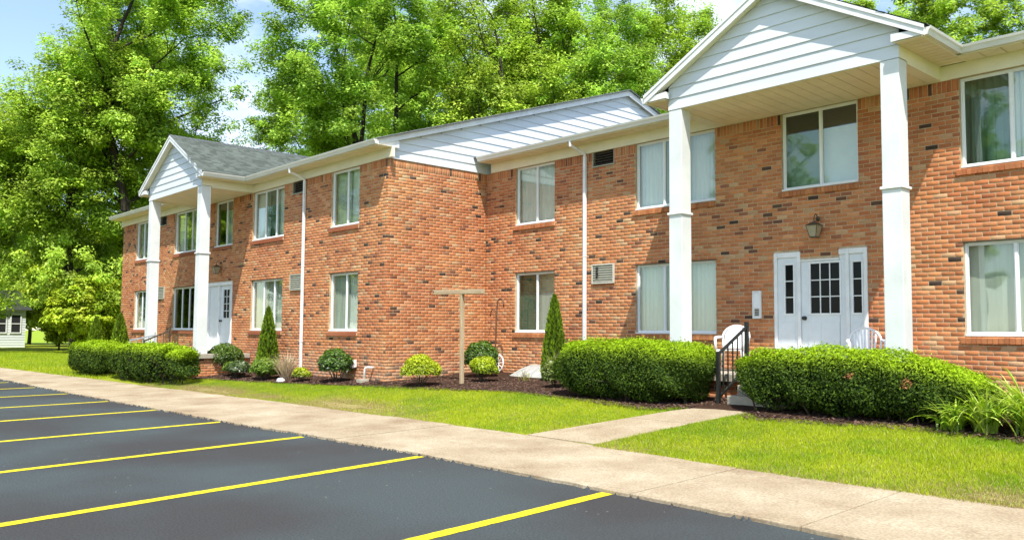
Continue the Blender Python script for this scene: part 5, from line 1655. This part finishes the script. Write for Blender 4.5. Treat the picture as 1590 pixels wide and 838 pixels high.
def make_tree(seed, H, R, th, limbs=9, dense=1.0, stems=1, leaf=0.135, skirt=0.0, cbase=(0.075, 0.135, 0.016), clump=0.8):
    """returns (branch V,F), (leaf V,F,C); base at the origin"""
    r = np.random.default_rng(seed)
    segs, tips = [], []
    crown_c = th + (H - th) * 0.5; crown_h = (H - th) * 0.5

    def env(p):                       # inside-ness of the crown egg
        return (p[0] ** 2 + p[1] ** 2) / (R * R) + ((p[2] - crown_c) / crown_h) ** 2

    def grow(p, d, L, rad, depth):
        n = 4
        for i in range(n):
            d2 = unit(d + r.normal(0, 0.13, 3) + np.array([0, 0, 0.05 if depth < 2 else 0.0]))
            q = p + d2 * L / n
            r2 = rad * (1 - 0.62 * (i + 1) / n) if depth else rad * (1 - 0.6 * (i + 1) / n)
            r1 = rad * (1 - 0.62 * i / n) if depth else rad * (1 - 0.6 * i / n)
            if env(q) > 1.12: break
            segs.append((p, r1, q, r2))
            p, d = q, d2
            if depth >= 2 or (depth == 1 and i >= 1): tips.append((p.copy(), depth))
            if depth < 3 and i >= (1 if depth else 0):
                for _ in range((2 if depth == 0 else 2) if depth < 2 else int(r.integers(1, 3))):
                    az = r.uniform(0, 2 * math.pi); sp = r.uniform(0.5, 1.05)
                    side = unit(np.cross(d, np.array([math.cos(az), math.sin(az), 0.3])))
                    nd = unit(d * math.cos(sp) + side * math.sin(sp) + np.array([0, 0, 0.12]))
                    q2 = p + nd * L * 0.5
                    if env(q2) < 1.35: grow(p, nd, L * r.uniform(0.45, 0.68), r1 * 0.55, depth + 1)

    for s in range(stems):
        a = r.uniform(0, 6.28)
        lean = 0.05 if stems == 1 else 0.22
        p = np.array([0.18 * math.cos(a) * (stems > 1), 0.18 * math.sin(a) * (stems > 1), -0.1])
        d = unit(np.array([lean * math.cos(a), lean * math.sin(a), 1.0]))
        rad = 0.017 * H * (0.75 if stems > 1 else 1)
        n = 10; Ht = H * 0.86
        for i in range(n):
            d = unit(d + r.normal(0, 0.08, 3) + np.array([-0.03 * p[0], -0.03 * p[1], 0.05]))
            if i > 7 and stems > 1 and env(p) > 0.8: break
            q = p + d * Ht / n
            ra, rb = rad * (1 - 0.85 * i / n), rad * (1 - 0.85 * (i + 1) / n)
            segs.append((p, ra, q, rb)); p = q
            if p[2] > th * 0.9:
                for k in range(max(1, int(round(limbs / n * 2 / stems ** 0.5)))):
                    az = r.uniform(0, 2 * math.pi)
                    el = r.uniform(0.25, 0.9)
                    nd = np.array([math.cos(az) * math.cos(el), math.sin(az) * math.cos(el), math.sin(el)])
                    prof = math.sqrt(max(0.08, 1 - ((p[2] - crown_c) / crown_h) ** 2))
                    grow(p, nd, R * r.uniform(0.75, 1.05) * prof, rb * 0.45 + 0.012, 1)
        tips.append((p.copy(), 3))
    T = np.array([t_[0] for t_ in tips])
    e = (T[:, 0] ** 2 + T[:, 1] ** 2) / (R * R) + ((T[:, 2] - crown_c) / crown_h) ** 2
    T = T[(e < 1.08) & (e > 0.015)]
    want = int(980 * dense)
    if len(T) > want: T = T[r.permutation(len(T))[:want]]
    # fill the shell of the crown evenly with more clumps
    m_ = int(want * 0.20)
    dd = unit(r.normal(size=(m_, 3))) * (r.uniform(0.35, 1.0, (m_, 1)) ** 0.5)
    bumpy = 0.84 + 0.16 * np.sin(dd[:, :1] * 7 + seed) * np.sin(dd[:, 1:2] * 6 + 1) * np.sin(dd[:, 2:] * 8)
    T = np.concatenate([T, dd * bumpy * np.array([R, R, crown_h]) + np.array([0, 0, crown_c])])
    extra = []
    if skirt:
        for _ in range(int(170 * skirt)):
            az = r.uniform(0, 6.28); rr = R * r.uniform(0.55, 1.05)
            extra.append((rr * math.cos(az), rr * math.sin(az), r.uniform(3.0, th + 2.5)))
        T = np.concatenate([T, np.array(extra)])
    nl = 80
    C_ = len(T)
    cs = clump * r.uniform(0.6, 1.35, C_)
    off = unit(r.normal(size=(C_, nl, 3))) * (r.random((C_, nl, 1)) ** 0.45)
    off[..., 2] *= 0.62
    P = T[:, None] + off * cs[:, None, None]
    out = unit(T - np.array([0, 0, crown_c - crown_h * 0.4]))
    Nn = unit(off * 0.7 + out[:, None] * 0.35 + np.array([0, 0, 1.0]) + r.normal(0, 0.42, P.shape))
    P, Nn = P.reshape(-1, 3), Nn.reshape(-1, 3)
    base = np.array(cbase)
    ct = np.repeat(r.uniform(0.62, 1.5, (C_, 1)), nl, 0)
    ye = np.repeat(r.uniform(0.0, 1.0, (C_, 1)), nl, 0) * 0.55 + r.uniform(0, 0.45, (C_ * nl, 1))
    cols = base * ct * r.uniform(0.75, 1.25, (C_ * nl, 1)) * (1 + ye * np.array([[0.55, 0.22, 0.1]]))
    lv = leaves(P, Nn, leaf, 0.42, cols, r, 0.25)
    return tubes_np(segs), lv


TREE_LIB = {}


def lib(key, **kw):
    (bv, bf), (lv, lf, lc) = make_tree(**kw)
    TREE_LIB[key] = (np_mesh('trunk', bv, bf, M['bark'], None, True), np_mesh('crown', lv, lf, M['leaf'], lc))


lib('maple', seed=3, H=21, R=5.6, th=4.0, limbs=14, dense=1.25, skirt=1.0, clump=0.78, cbase=(0.275, 0.435, 0.050))
lib('tall', seed=8, H=27, R=6.2, th=6.5, limbs=12, dense=1.15, clump=0.75, cbase=(0.260, 0.430, 0.054))
lib('multi', seed=12, H=25, R=5.6, th=7.0, limbs=10, dense=0.95, stems=3, clump=0.72, cbase=(0.240, 0.420, 0.058))
lib('broad', seed=21, H=26, R=6.4, th=6.0, limbs=12, dense=1.2, stems=2, clump=0.78, cbase=(0.270, 0.420, 0.050))
lib('airy', seed=33, H=24, R=5.0, th=7.0, limbs=9, dense=0.62, stems=1, clump=0.6, cbase=(0.26, 0.41, 0.06))
lib('low', seed=41, H=6.5, R=2.6, th=0.7, limbs=12, dense=0.5, skirt=0.4, leaf=0.17, clump=0.5, cbase=(0.30, 0.42, 0.03))


def tree(key, x, y, rz, s, label, cat='tree', group='tall trees behind the building'):
    t = thing('tree', (x, y, 0.0), label, cat, group)
    t.rotation_euler = (0, 0, rz); t.scale = (s, s, s)
    for nm, me in zip(('trunk', 'crown'), TREE_LIB[key]):
        link(bpy.data.objects.new(nm, me), t)
    return t


D = lambda px, d: (px, d)
DIRS = [(-100, -.990, .139), (0, -.981, .192), (60, -.974, .226), (120, -.966, .26), (180, -.955, .295), (240, -.943, .331), (300, -.93, .368), (400, -.902, .431), (480, -.877, .481),
        (550, -.851, .525), (620, -.822, .569), (700, -.787, .617), (780, -.748, .664), (860, -.706, .708), (940, -.662, .749), (1020, -.616, .788), (1100, -.569, .822), (1300, -.45, .893), (1420, -.38, .925), (1500, -.335, .942), (1590, -.286, .958), (1700, -.228, .974)]


def bearing(px, dist):
    a = [d_[0] for d_ in DIRS]
    return (float(np.interp(px, a, [d_[1] for d_ in DIRS])) * dist, float(np.interp(px, a, [d_[2] for d_ in DIRS])) * dist)


for (key, px, dist, rz, s, label) in (
        ('maple', 118, 62, 0.4, 1.0, 'dense full maple left of the building with branches to the ground'),
        ('maple', 0, 92, 2.1, 1.12, 'leafy maple at the left edge above the small white house'),
        ('maple', -100, 66, 4.0, 0.80, 'leafy tree partly cut off by the left picture edge'),
        ('tall', 240, 60, 1.0, 1.08, 'tallest tree left of the building, rising behind the left portico'),
        ('tall', 205, 68, 3.0, 1.04, 'tall tree behind the dense maple left of the building'),
        ('multi', 548, 50, 0.3, 1.0, 'tree with several dark stems fanning out above the left wing'),
        ('multi', 480, 70, 4.9, 0.95, 'tree between the left portico and the many-stemmed tree'),
        ('broad', 775, 53, 0.9, 0.98, 'broad tree behind the middle of the gable roof'),
        ('tall', 668, 64, 4.4, 0.98, 'tree set back between two tall trees behind the left wing'),
        ('multi', 905, 54, 2.2, 0.98, 'tree rising above the ridge of the left wing gable'),
        ('broad', 1010, 60, 5.0, 0.98, 'tree beside the left rake of the right portico'),
        ('tall', 1120, 62, 3.3, 0.92, 'tree half hidden behind the right portico pediment'),
        ('broad', 600, 78, 2.6, 1.25, 'distant tree filling the gap above the left wing roof'),
        ('tall', 850, 80, 0.2, 1.25, 'distant tree seen between the trunks behind the gable roof'),
        ('airy', 1435, 46, 0.6, 0.86, 'loose pale tree above the right roof beside the portico'),
        ('airy', 1330, 54, 3.9, 0.9, 'thin tree behind the right slope of the right portico'),
        ('airy', 1575, 50, 5.2, 0.86, 'loose tree in the upper right corner above the gutter')):
    x, y = bearing(px, dist)
    tree(key, x, y, rz, s, label)
for (px, dist, rz, s, label) in ((92, 66, 0.0, 0.62, 'bright green young tree on the far lawn under the dense maple'),
                                 (128, 58, 5.6, 0.72, 'low bushy tree hiding the trunk of the dense maple'),
                                 (176, 60, 0.7, 0.75, 'low bushy tree just left of the bright cone evergreens'),
                                 (140, 72, 1.3, 1.0, 'low bushy tree at the back of the far lawn'),
                                 (215, 66, 2.4, 0.95, 'low bushy tree beside the left end of the building'),
                                 (90, 80, 4.1, 1.2, 'low bushy tree behind the trunk of the dense maple'),
                                 (45, 104, 0.8, 1.9, 'distant bushy tree just right of the small white house'),
                                 (165, 82, 5.0, 1.6, 'distant bushy tree deep in the shade behind the far lawn'),
                                 (115, 98, 2.9, 2.0, 'farthest bushy tree closing the back of the far lawn')):
    x, y = bearing(px, dist)
    tree('low', x, y, rz, s, label, group='low trees along the far lawn')


for (key, x, y, rz, s) in (('broad', -38, -34, 0.5, 0.8), ('tall', -24, -40, 2.0, 0.75), ('multi', -13, -36, 1.1, 0.8), ('broad', -50, -22, 3.3, 0.8), ('maple', -60, -12, 4.0, 0.8), ('maple', -66, -3, 1.2, 0.8), ('low', -52, -8, 0.3, 1.5), ('low', -58, 0, 2.2, 1.5), ('low', -46, -15, 4.2, 1.5)):
    tree(key, x, y, rz, s, 'tree across the parking lot, seen only as reflections in the windows', group='trees across the parking lot')


# --- hedges
def hedge(x0, x1, y0, y1, z1, label, seed, n, gap=0.05, bare=None, zr=0.0, leaf=0.034, brown=()):
    r = np.random.default_rng(seed)
    cx, cy_ = (x0 + x1) / 2, (y0 + y1) / 2
    g0 = float(G(cx, cy_))
    t = thing('hedge', (cx, cy_, g0), label, 'hedge', 'clipped hedges beside the porches')
    hx, hy = (x1 - x0) / 2, (y1 - y0) / 2
    zb = g0 + gap
    hz = (z1 - zb) / 2
    e = 3.4

    def lump(x, y, z): return 1 + 0.07 * np.sin(x * 5.1 + seed) * np.sin(y * 6.3 + 1) + 0.045 * np.sin(z * 9 + x * 7.7) + 0.03 * np.sin(x * 13.7 + z * 5)

    d = unit(r.normal(size=(n, 3)) * np.array([hx, hy * 1.1, hz]) ** 0.5)
    k = (np.abs(d / np.array([1, 1, 1])) ** e).sum(1) ** (-1 / e)
    S = d * k[:, None]
    P = S * np.array([hx, hy, hz])
    N0 = unit(np.sign(S) * np.abs(S) ** (e - 1) / np.array([hx, hy, hz]))
    dep = r.random(n) ** 2.2 * 0.13
    P = P * lump(P[:, 0] + cx, P[:, 1], P[:, 2])[:, None] - N0 * dep[:, None] + r.normal(0, 0.012, (n, 3))
    P += N0 * ((r.random(n) < 0.06) * r.uniform(0, 0.08, n))[:, None]          # stray shoots
    low = P[:, 2] < -hz * 0.55
    P[:, 2] += zr * np.clip(P[:, 0] / hx + 0.05, 0, 2) ** 2 * (0.55 + 0.45 * P[:, 2] / hz)     # right end lower than the left
    keep = ~(low & (r.random(n) < 0.3))
    if bare is not None:
        keep &= ~((P[:, 0] > bare * hx) & (P[:, 2] < hz * 0.25) & (r.random(n) < 0.72))
    P, N0, dep = P[keep], N0[keep], dep[keep]
    n = len(P)
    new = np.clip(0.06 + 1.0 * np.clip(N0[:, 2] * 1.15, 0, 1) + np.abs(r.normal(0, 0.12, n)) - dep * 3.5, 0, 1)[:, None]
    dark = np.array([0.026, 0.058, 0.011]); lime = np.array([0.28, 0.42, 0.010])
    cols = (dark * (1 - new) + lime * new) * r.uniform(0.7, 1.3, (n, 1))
    for (bx, bz, br) in brown:
        m_ = ((P[:, 0] - bx) ** 2 + (P[:, 2] - bz) ** 2 < br * br) & (N0[:, 1] < -0.4) & (r.random(n) < 0.7)
        cols[m_] = np.array([0.34, 0.16, 0.06]) * r.uniform(0.6, 1.2, (m_.sum(), 1))
    Nn = unit(N0 * 0.8 + r.normal(0, 0.55, (n, 3)) + np.array([0, 0, 0.25]))
    W0 = np.array([cx, cy_, zb + hz])
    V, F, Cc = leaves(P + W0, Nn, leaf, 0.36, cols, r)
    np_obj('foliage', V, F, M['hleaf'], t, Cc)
    # solid near-black core, its colour standing in for shade inside the hedge
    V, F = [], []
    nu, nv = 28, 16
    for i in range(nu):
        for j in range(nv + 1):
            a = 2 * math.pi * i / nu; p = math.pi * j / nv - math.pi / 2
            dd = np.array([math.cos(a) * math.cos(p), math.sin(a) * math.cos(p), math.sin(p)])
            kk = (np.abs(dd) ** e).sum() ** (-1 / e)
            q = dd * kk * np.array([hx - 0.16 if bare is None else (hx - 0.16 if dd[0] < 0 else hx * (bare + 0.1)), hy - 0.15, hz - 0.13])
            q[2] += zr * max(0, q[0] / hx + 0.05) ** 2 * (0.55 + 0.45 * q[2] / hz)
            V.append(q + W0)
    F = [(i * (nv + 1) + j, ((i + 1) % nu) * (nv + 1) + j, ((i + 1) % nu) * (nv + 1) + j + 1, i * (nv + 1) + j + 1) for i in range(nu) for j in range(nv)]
    np_obj('shade_core', V, F, M['hedgecore'], t)
    segs = []
    for i in range(int(hx * 2 * 9)):
        bx = r.uniform(-hx * 0.85, hx * 0.92); by = r.uniform(-hy * 0.6, hy * 0.6)
        p = np.array([cx + bx, cy_ + by, g0 - 0.02]); rad = r.uniform(0.008, 0.018)
        for k_ in range(3):
            q = p + np.array([r.normal(0, 0.10), r.normal(0, 0.09), r.uniform(0.12, 0.26)])
            segs.append((p, rad, q, rad * 0.75)); p = q; rad *= 0.75
            for _ in range(2):
                q2 = p + np.array([r.normal(0, 0.14), r.normal(0, 0.14), r.uniform(0.02, 0.2)])
                segs.append((p, rad * 0.6, q2, rad * 0.3))
    V, F = tubes_np(segs, 5)
    np_obj('stems', V, F, M['twig'], t)['kind'] = 'stuff'
    return t


hedge(-11.25, -8.12, 10.98, 12.25, 1.47, 'long clipped hedge left of the black handrail, in front of the left column', 51, 100000, leaf=0.027)
hedge(-7.35, -3.95, 11.1, 12.3, 1.40, 'long clipped hedge right of the entrance walk with a rounded right end', 52, 108000, leaf=0.027, zr=-0.24, gap=0.06, brown=((0.22, 0.10, 0.05), (0.95, 0.02, 0.07)))
hedge(-30.8, -27.7, 7.95, 9.2, 1.2, 'leftmost clipped hedge beside the long walk', 53, 36000, leaf=0.045)
hedge(-27.35, -22.2, 8.1, 9.25, 1.18, 'clipped hedge in front of the left portico with a bare twiggy right end', 54, 46000, bare=0.45, leaf=0.045)


# --- rounded shrubs
def shrub(x, y, rx, ry, h, label, seed, n, leaf, dark, lime, mix=0.5, lift=0.06, aspect=0.4, group='small shrubs in the mulch beds', spiky=0.25, name='shrub', cat='shrub'):
    r = np.random.default_rng(seed)
    g0 = float(G(x, y))
    t = thing(name, (x, y, g0), label, cat, group)
    d = unit(r.normal(size=(n, 3)))
    d[:, 2] = np.abs(d[:, 2]) * 1.0 - 0.35 * (r.random(n) < 0.45)
    d = unit(d)
    nb = 26
    bd = unit(r.normal(size=(nb, 3)))
    near = (d @ bd.T).max(1)
    rad = (0.78 + spiky * np.clip((near - 0.8) * 5, 0, 1)) * (1 - 0.45 * r.random(n) ** 2.0)
    P = d * rad[:, None] * np.array([rx, ry, h * 0.55])
    P[:, 2] += h * 0.48 + lift
    P[:, 2] = np.maximum(P[:, 2], 0.02 + 0.05 * r.random(n))
    Nn = unit(d * 0.7 + r.normal(0, 0.5, (n, 3)) + np.array([0, 0, 0.45]))
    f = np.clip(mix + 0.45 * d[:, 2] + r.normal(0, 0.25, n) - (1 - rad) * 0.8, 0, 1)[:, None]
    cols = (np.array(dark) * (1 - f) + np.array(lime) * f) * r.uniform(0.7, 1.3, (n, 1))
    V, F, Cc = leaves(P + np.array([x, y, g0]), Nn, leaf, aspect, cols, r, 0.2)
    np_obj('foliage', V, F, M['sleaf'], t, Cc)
    segs = []
    for i in range(16):
        a = r.uniform(0, 6.28)
        p = np.array([x + r.normal(0, 0.04), y + r.normal(0, 0.04), g0 - 0.02]); rr = 0.009
        for k in range(3):
            q = p + np.array([math.cos(a) * rx * 0.25, math.sin(a) * ry * 0.25, h * 0.27]) + r.normal(0, 0.02, 3)
            segs.append((p, rr, q, rr * 0.7)); p = q; rr *= 0.7
    V, F = tubes_np(segs, 5)
    np_obj('stems', V, F, M['twig'], t)
    return t


DK, MD, LM = (0.036, 0.072, 0.02), (0.13, 0.23, 0.024), (0.47, 0.53, 0.02)
shrub(-15.02, 10.98, 0.50, 0.42, 0.62, 'golden yellow-green rounded shrub before the end wall', 61, 5200, 0.035, (0.17, 0.25, 0.02), LM, 0.7)
shrub(-14.35, 12.2, 0.36, 0.34, 0.52, 'small lime green shrub right of the wooden post', 62, 3400, 0.037, (0.20, 0.32, 0.02), (0.42, 0.50, 0.02), 0.6)
shrub(-15.35, 12.95, 0.48, 0.42, 0.80, 'dark green shrub behind the wooden post in the inner corner', 63, 4200, 0.045, DK, MD, 0.4)
shrub(-18.0, 10.62, 0.46, 0.40, 0.74, 'dark glossy rounded shrub under the left wing window', 64, 4200, 0.048, DK, MD, 0.35)
shrub(-23.75, 10.35, 0.62, 0.5, 0.80, 'green spreading shrub beside the left porch steps', 65, 4600, 0.045, (0.045, 0.085, 0.02), (0.13, 0.21, 0.025), 0.5)
shrub(-22.75, 10.2, 0.42, 0.3, 0.36, 'low green plant between the porch shrub and the cone evergreen', 66, 1800, 0.055, MD, (0.13, 0.21, 0.03), 0.5)
shrub(-22.0, 10.0, 0.36, 0.3, 0.42, 'low grey-green plant in front of the cone evergreen on the left wing', 67, 1700, 0.055, DK, (0.12, 0.17, 0.06), 0.5)
shrub(-20.75, 10.12, 0.55, 0.36, 0.52, 'leafy bright green plant left of the tan dry grass', 68, 2600, 0.06, MD, (0.16, 0.24, 0.025), 0.55)
shrub(-12.08, 12.2, 0.25, 0.25, 0.48, 'straggly light green plant at the left end of the near hedge', 69, 1700, 0.05, (0.08, 0.13, 0.025), (0.20, 0.25, 0.06), 0.5, spiky=0.5)
shrub(-19.15, 10.32, 0.28, 0.22, 0.30, 'small yellow-green tuft between dry grass and dark shrub', 70, 900, 0.05, (0.12, 0.17, 0.03), LM, 0.5)


# --- cone evergreens
def cone(x, y, rad, h, label, seed, n=9000, leaf=0.05, lime=(0.20, 0.31, 0.015)):
    r = np.random.default_rng(seed)
    g0 = float(G(x, y))
    t = thing('cone_evergreen', (x, y, g0), label, 'evergreen', 'narrow cone-shaped evergreens by the walls')
    q = r.random(n) ** 0.8
    z = q * h
    prof = rad * np.clip((1 - q) ** 0.62, 0.02, 1) * np.clip(0.75 + q * 2.2, 0, 1)
    a = r.uniform(0, 2 * math.pi, n)
    flame = 0.78 + 0.30 * np.abs(np.sin(a * 5 + z * 3 + 1.5 * np.sin(z * 7 + seed)))
    rr = prof * flame * (1 - 0.5 * r.random(n) ** 2)
    P = np.stack([x + rr * np.cos(a), y + rr * np.sin(a), g0 + 0.04 + z + r.normal(0, 0.02, n)], 1)
    o_ = np.stack([np.cos(a), np.sin(a), 0.2 * np.ones(n)], 1)
    up_ = unit(o_ * 0.28 + np.array([0, 0, 1.0]) + r.normal(0, 0.22, (n, 3)))      # sprays stand upright
    Nn = unit(np.cross(up_, unit(r.normal(size=(n, 3)))))
    bt = np.cross(Nn, up_)
    s = (leaf * r.uniform(0.7, 1.5, n))[:, None]
    V = np.stack([P - up_ * s * 0.6, P + bt * s * 0.28, P + up_ * s, P - bt * s * 0.28], 1).reshape(-1, 3)
    f = np.clip(0.35 + 0.9 * (flame - 0.9) * 3 + r.normal(0, 0.25, n), 0, 1)[:, None]
    cols = (np.array([0.025, 0.055, 0.012]) * (1 - f) + np.array(lime) * f) * r.uniform(0.7, 1.25, (n, 1))
    np_obj('foliage', V, np.arange(4 * n).reshape(-1, 4), M['hleaf'], t, np.repeat(cols, 4, 0))
    segs = [(np.array([x, y, g0 - 0.03]), 0.035, np.array([x, y, g0 + h * 0.5]), 0.022), (np.array([x, y, g0 + h * 0.5]), 0.022, np.array([x, y, g0 + h * 0.95]), 0.004)]
    for i in range(40):
        z_ = r.uniform(0.1, 0.85) * h; a_ = r.uniform(0, 6.28); l = rad * 0.7 * (1 - z_ / h)
        segs.append((np.array([x, y, g0 + z_]), 0.008, np.array([x + l * math.cos(a_), y + l * math.sin(a_), g0 + z_ + l * 1.5]), 0.003))
    V, F = tubes_np(segs, 5)
    np_obj('trunk', V, F, M['twig'], t)
    return t


cone(-21.45, 10.55, 0.34, 1.80, 'cone evergreen in front of the lower window of the left wing', 71)
cone(-13.05, 13.1, 0.31, 1.80, 'cone evergreen beside the right wing window and near hedge', 72)
cone(-34.3, 9.9, 0.42, 1.65, 'bright cone evergreen behind the leftmost hedge, left of the building corner', 73, 7000, 0.07)
cone(-32.2, 10.1, 0.40, 1.75, 'bright cone evergreen against the left end of the brick wall', 74, 7000, 0.07)


# --- strap-leaved plants
def strap_plant(x, y, h, spread, n, label, seed, cols, name='daylily', cat='plant', group='strap-leaved plants', w=0.016, mat='sleaf', stiff=0.0, label_part='leaves'):
    r = np.random.default_rng(seed)
    g0 = float(G(x, y))
    t = thing(name, (x, y, g0), label, cat, group)
    S = 9
    V, F, Cc = [], [], []
    for i in range(n):
        a = r.uniform(0, 2 * math.pi); L_ = h * r.uniform(0.75, 1.35)
        dx, dy = math.cos(a), math.sin(a)
        el = r.uniform(0.95, 1.5); bend = r.uniform(0.9, 2.3) * (1 - stiff)
        p = np.array([x + r.normal(0, 0.05), y + r.normal(0, 0.05), g0])
        c = np.array(cols[r.integers(0, len(cols))]) * r.uniform(0.75, 1.2)
        ww = w * r.uniform(0.7, 1.25)
        tw = r.uniform(-0.5, 0.5)
        b0 = len(V)
        for k in range(S + 1):
            q = k / S
            wd = ww * (0.7 + 0.6 * q) * (1 - max(0, q - 0.45) / 0.56) ** 0.8
            sx = np.array([-dy, dx, tw * 0.4]) * wd
            V += [p - sx, p + sx]; Cc += [c * (0.85 + 0.25 * q)] * 2
            ang = el - bend * q ** 1.6
            hs = spread * (0.6 + 0.8 * r.random()) if k == 0 else hs
            p = p + np.array([dx * math.cos(ang) * hs, dy * math.cos(ang) * hs, math.sin(ang)]) * L_ / S
            p[2] = max(p[2], g0 + 0.01)
        F += [(b0 + 2 * k, b0 + 2 * k + 1, b0 + 2 * k + 3, b0 + 2 * k + 2) for k in range(S)]
    np_obj('leaves', V, F, M[mat], t, np.array(Cc), smooth=True)
    return t


LC = [(0.30, 0.44, 0.03), (0.40, 0.51, 0.06), (0.23, 0.38, 0.03), (0.47, 0.55, 0.12)]
for i, (x, y, h, lab) in enumerate(((-4.12, 11.12, 0.36, 'small daylily clump before the right end of the near hedge'), (-3.92, 11.62, 0.50, 'daylily clump tucked against the right end of the near hedge'),
                                    (-3.78, 11.15, 0.50, 'arching daylily clump at the lawn edge right of the hedge'), (-3.46, 11.6, 0.62, 'tall daylily clump under the lower right window'),
                                    (-3.30, 11.2, 0.56, 'daylily clump at the right picture edge by the lawn'), (-3.02, 11.75, 0.62, 'daylily clump at the right picture edge against the bricks'))):
    strap_plant(x, y, h * 1.15, 1.05, 150, lab, 80 + i, LC, group='daylilies right of the near hedge', w=0.015)
strap_plant(-19.95, 10.35, 0.64, 1.0, 300, 'tan dry ornamental grass beside the cone evergreen of the left wing', 90, [(0.56, 0.47, 0.33), (0.66, 0.57, 0.42), (0.46, 0.38, 0.25)], name='dry_grass', cat='ornamental grass', w=0.006, mat='straw', stiff=0.55)
strap_plant(-12.62, 12.6, 0.62, 0.5, 60, 'pale dry stalks at the foot of the right cone evergreen', 91, [(0.42, 0.36, 0.22), (0.30, 0.30, 0.14)], name='dry_grass', cat='ornamental grass', w=0.006, mat='straw', stiff=0.6)
strap_plant(-13.6, 12.75, 0.3, 0.8, 40, 'thin yellow-green tuft in front of the window well cover', 92, [(0.26, 0.27, 0.06), (0.34, 0.28, 0.10)], name='grass_tuft', cat='grass tuft', w=0.005, mat='straw', stiff=0.3)
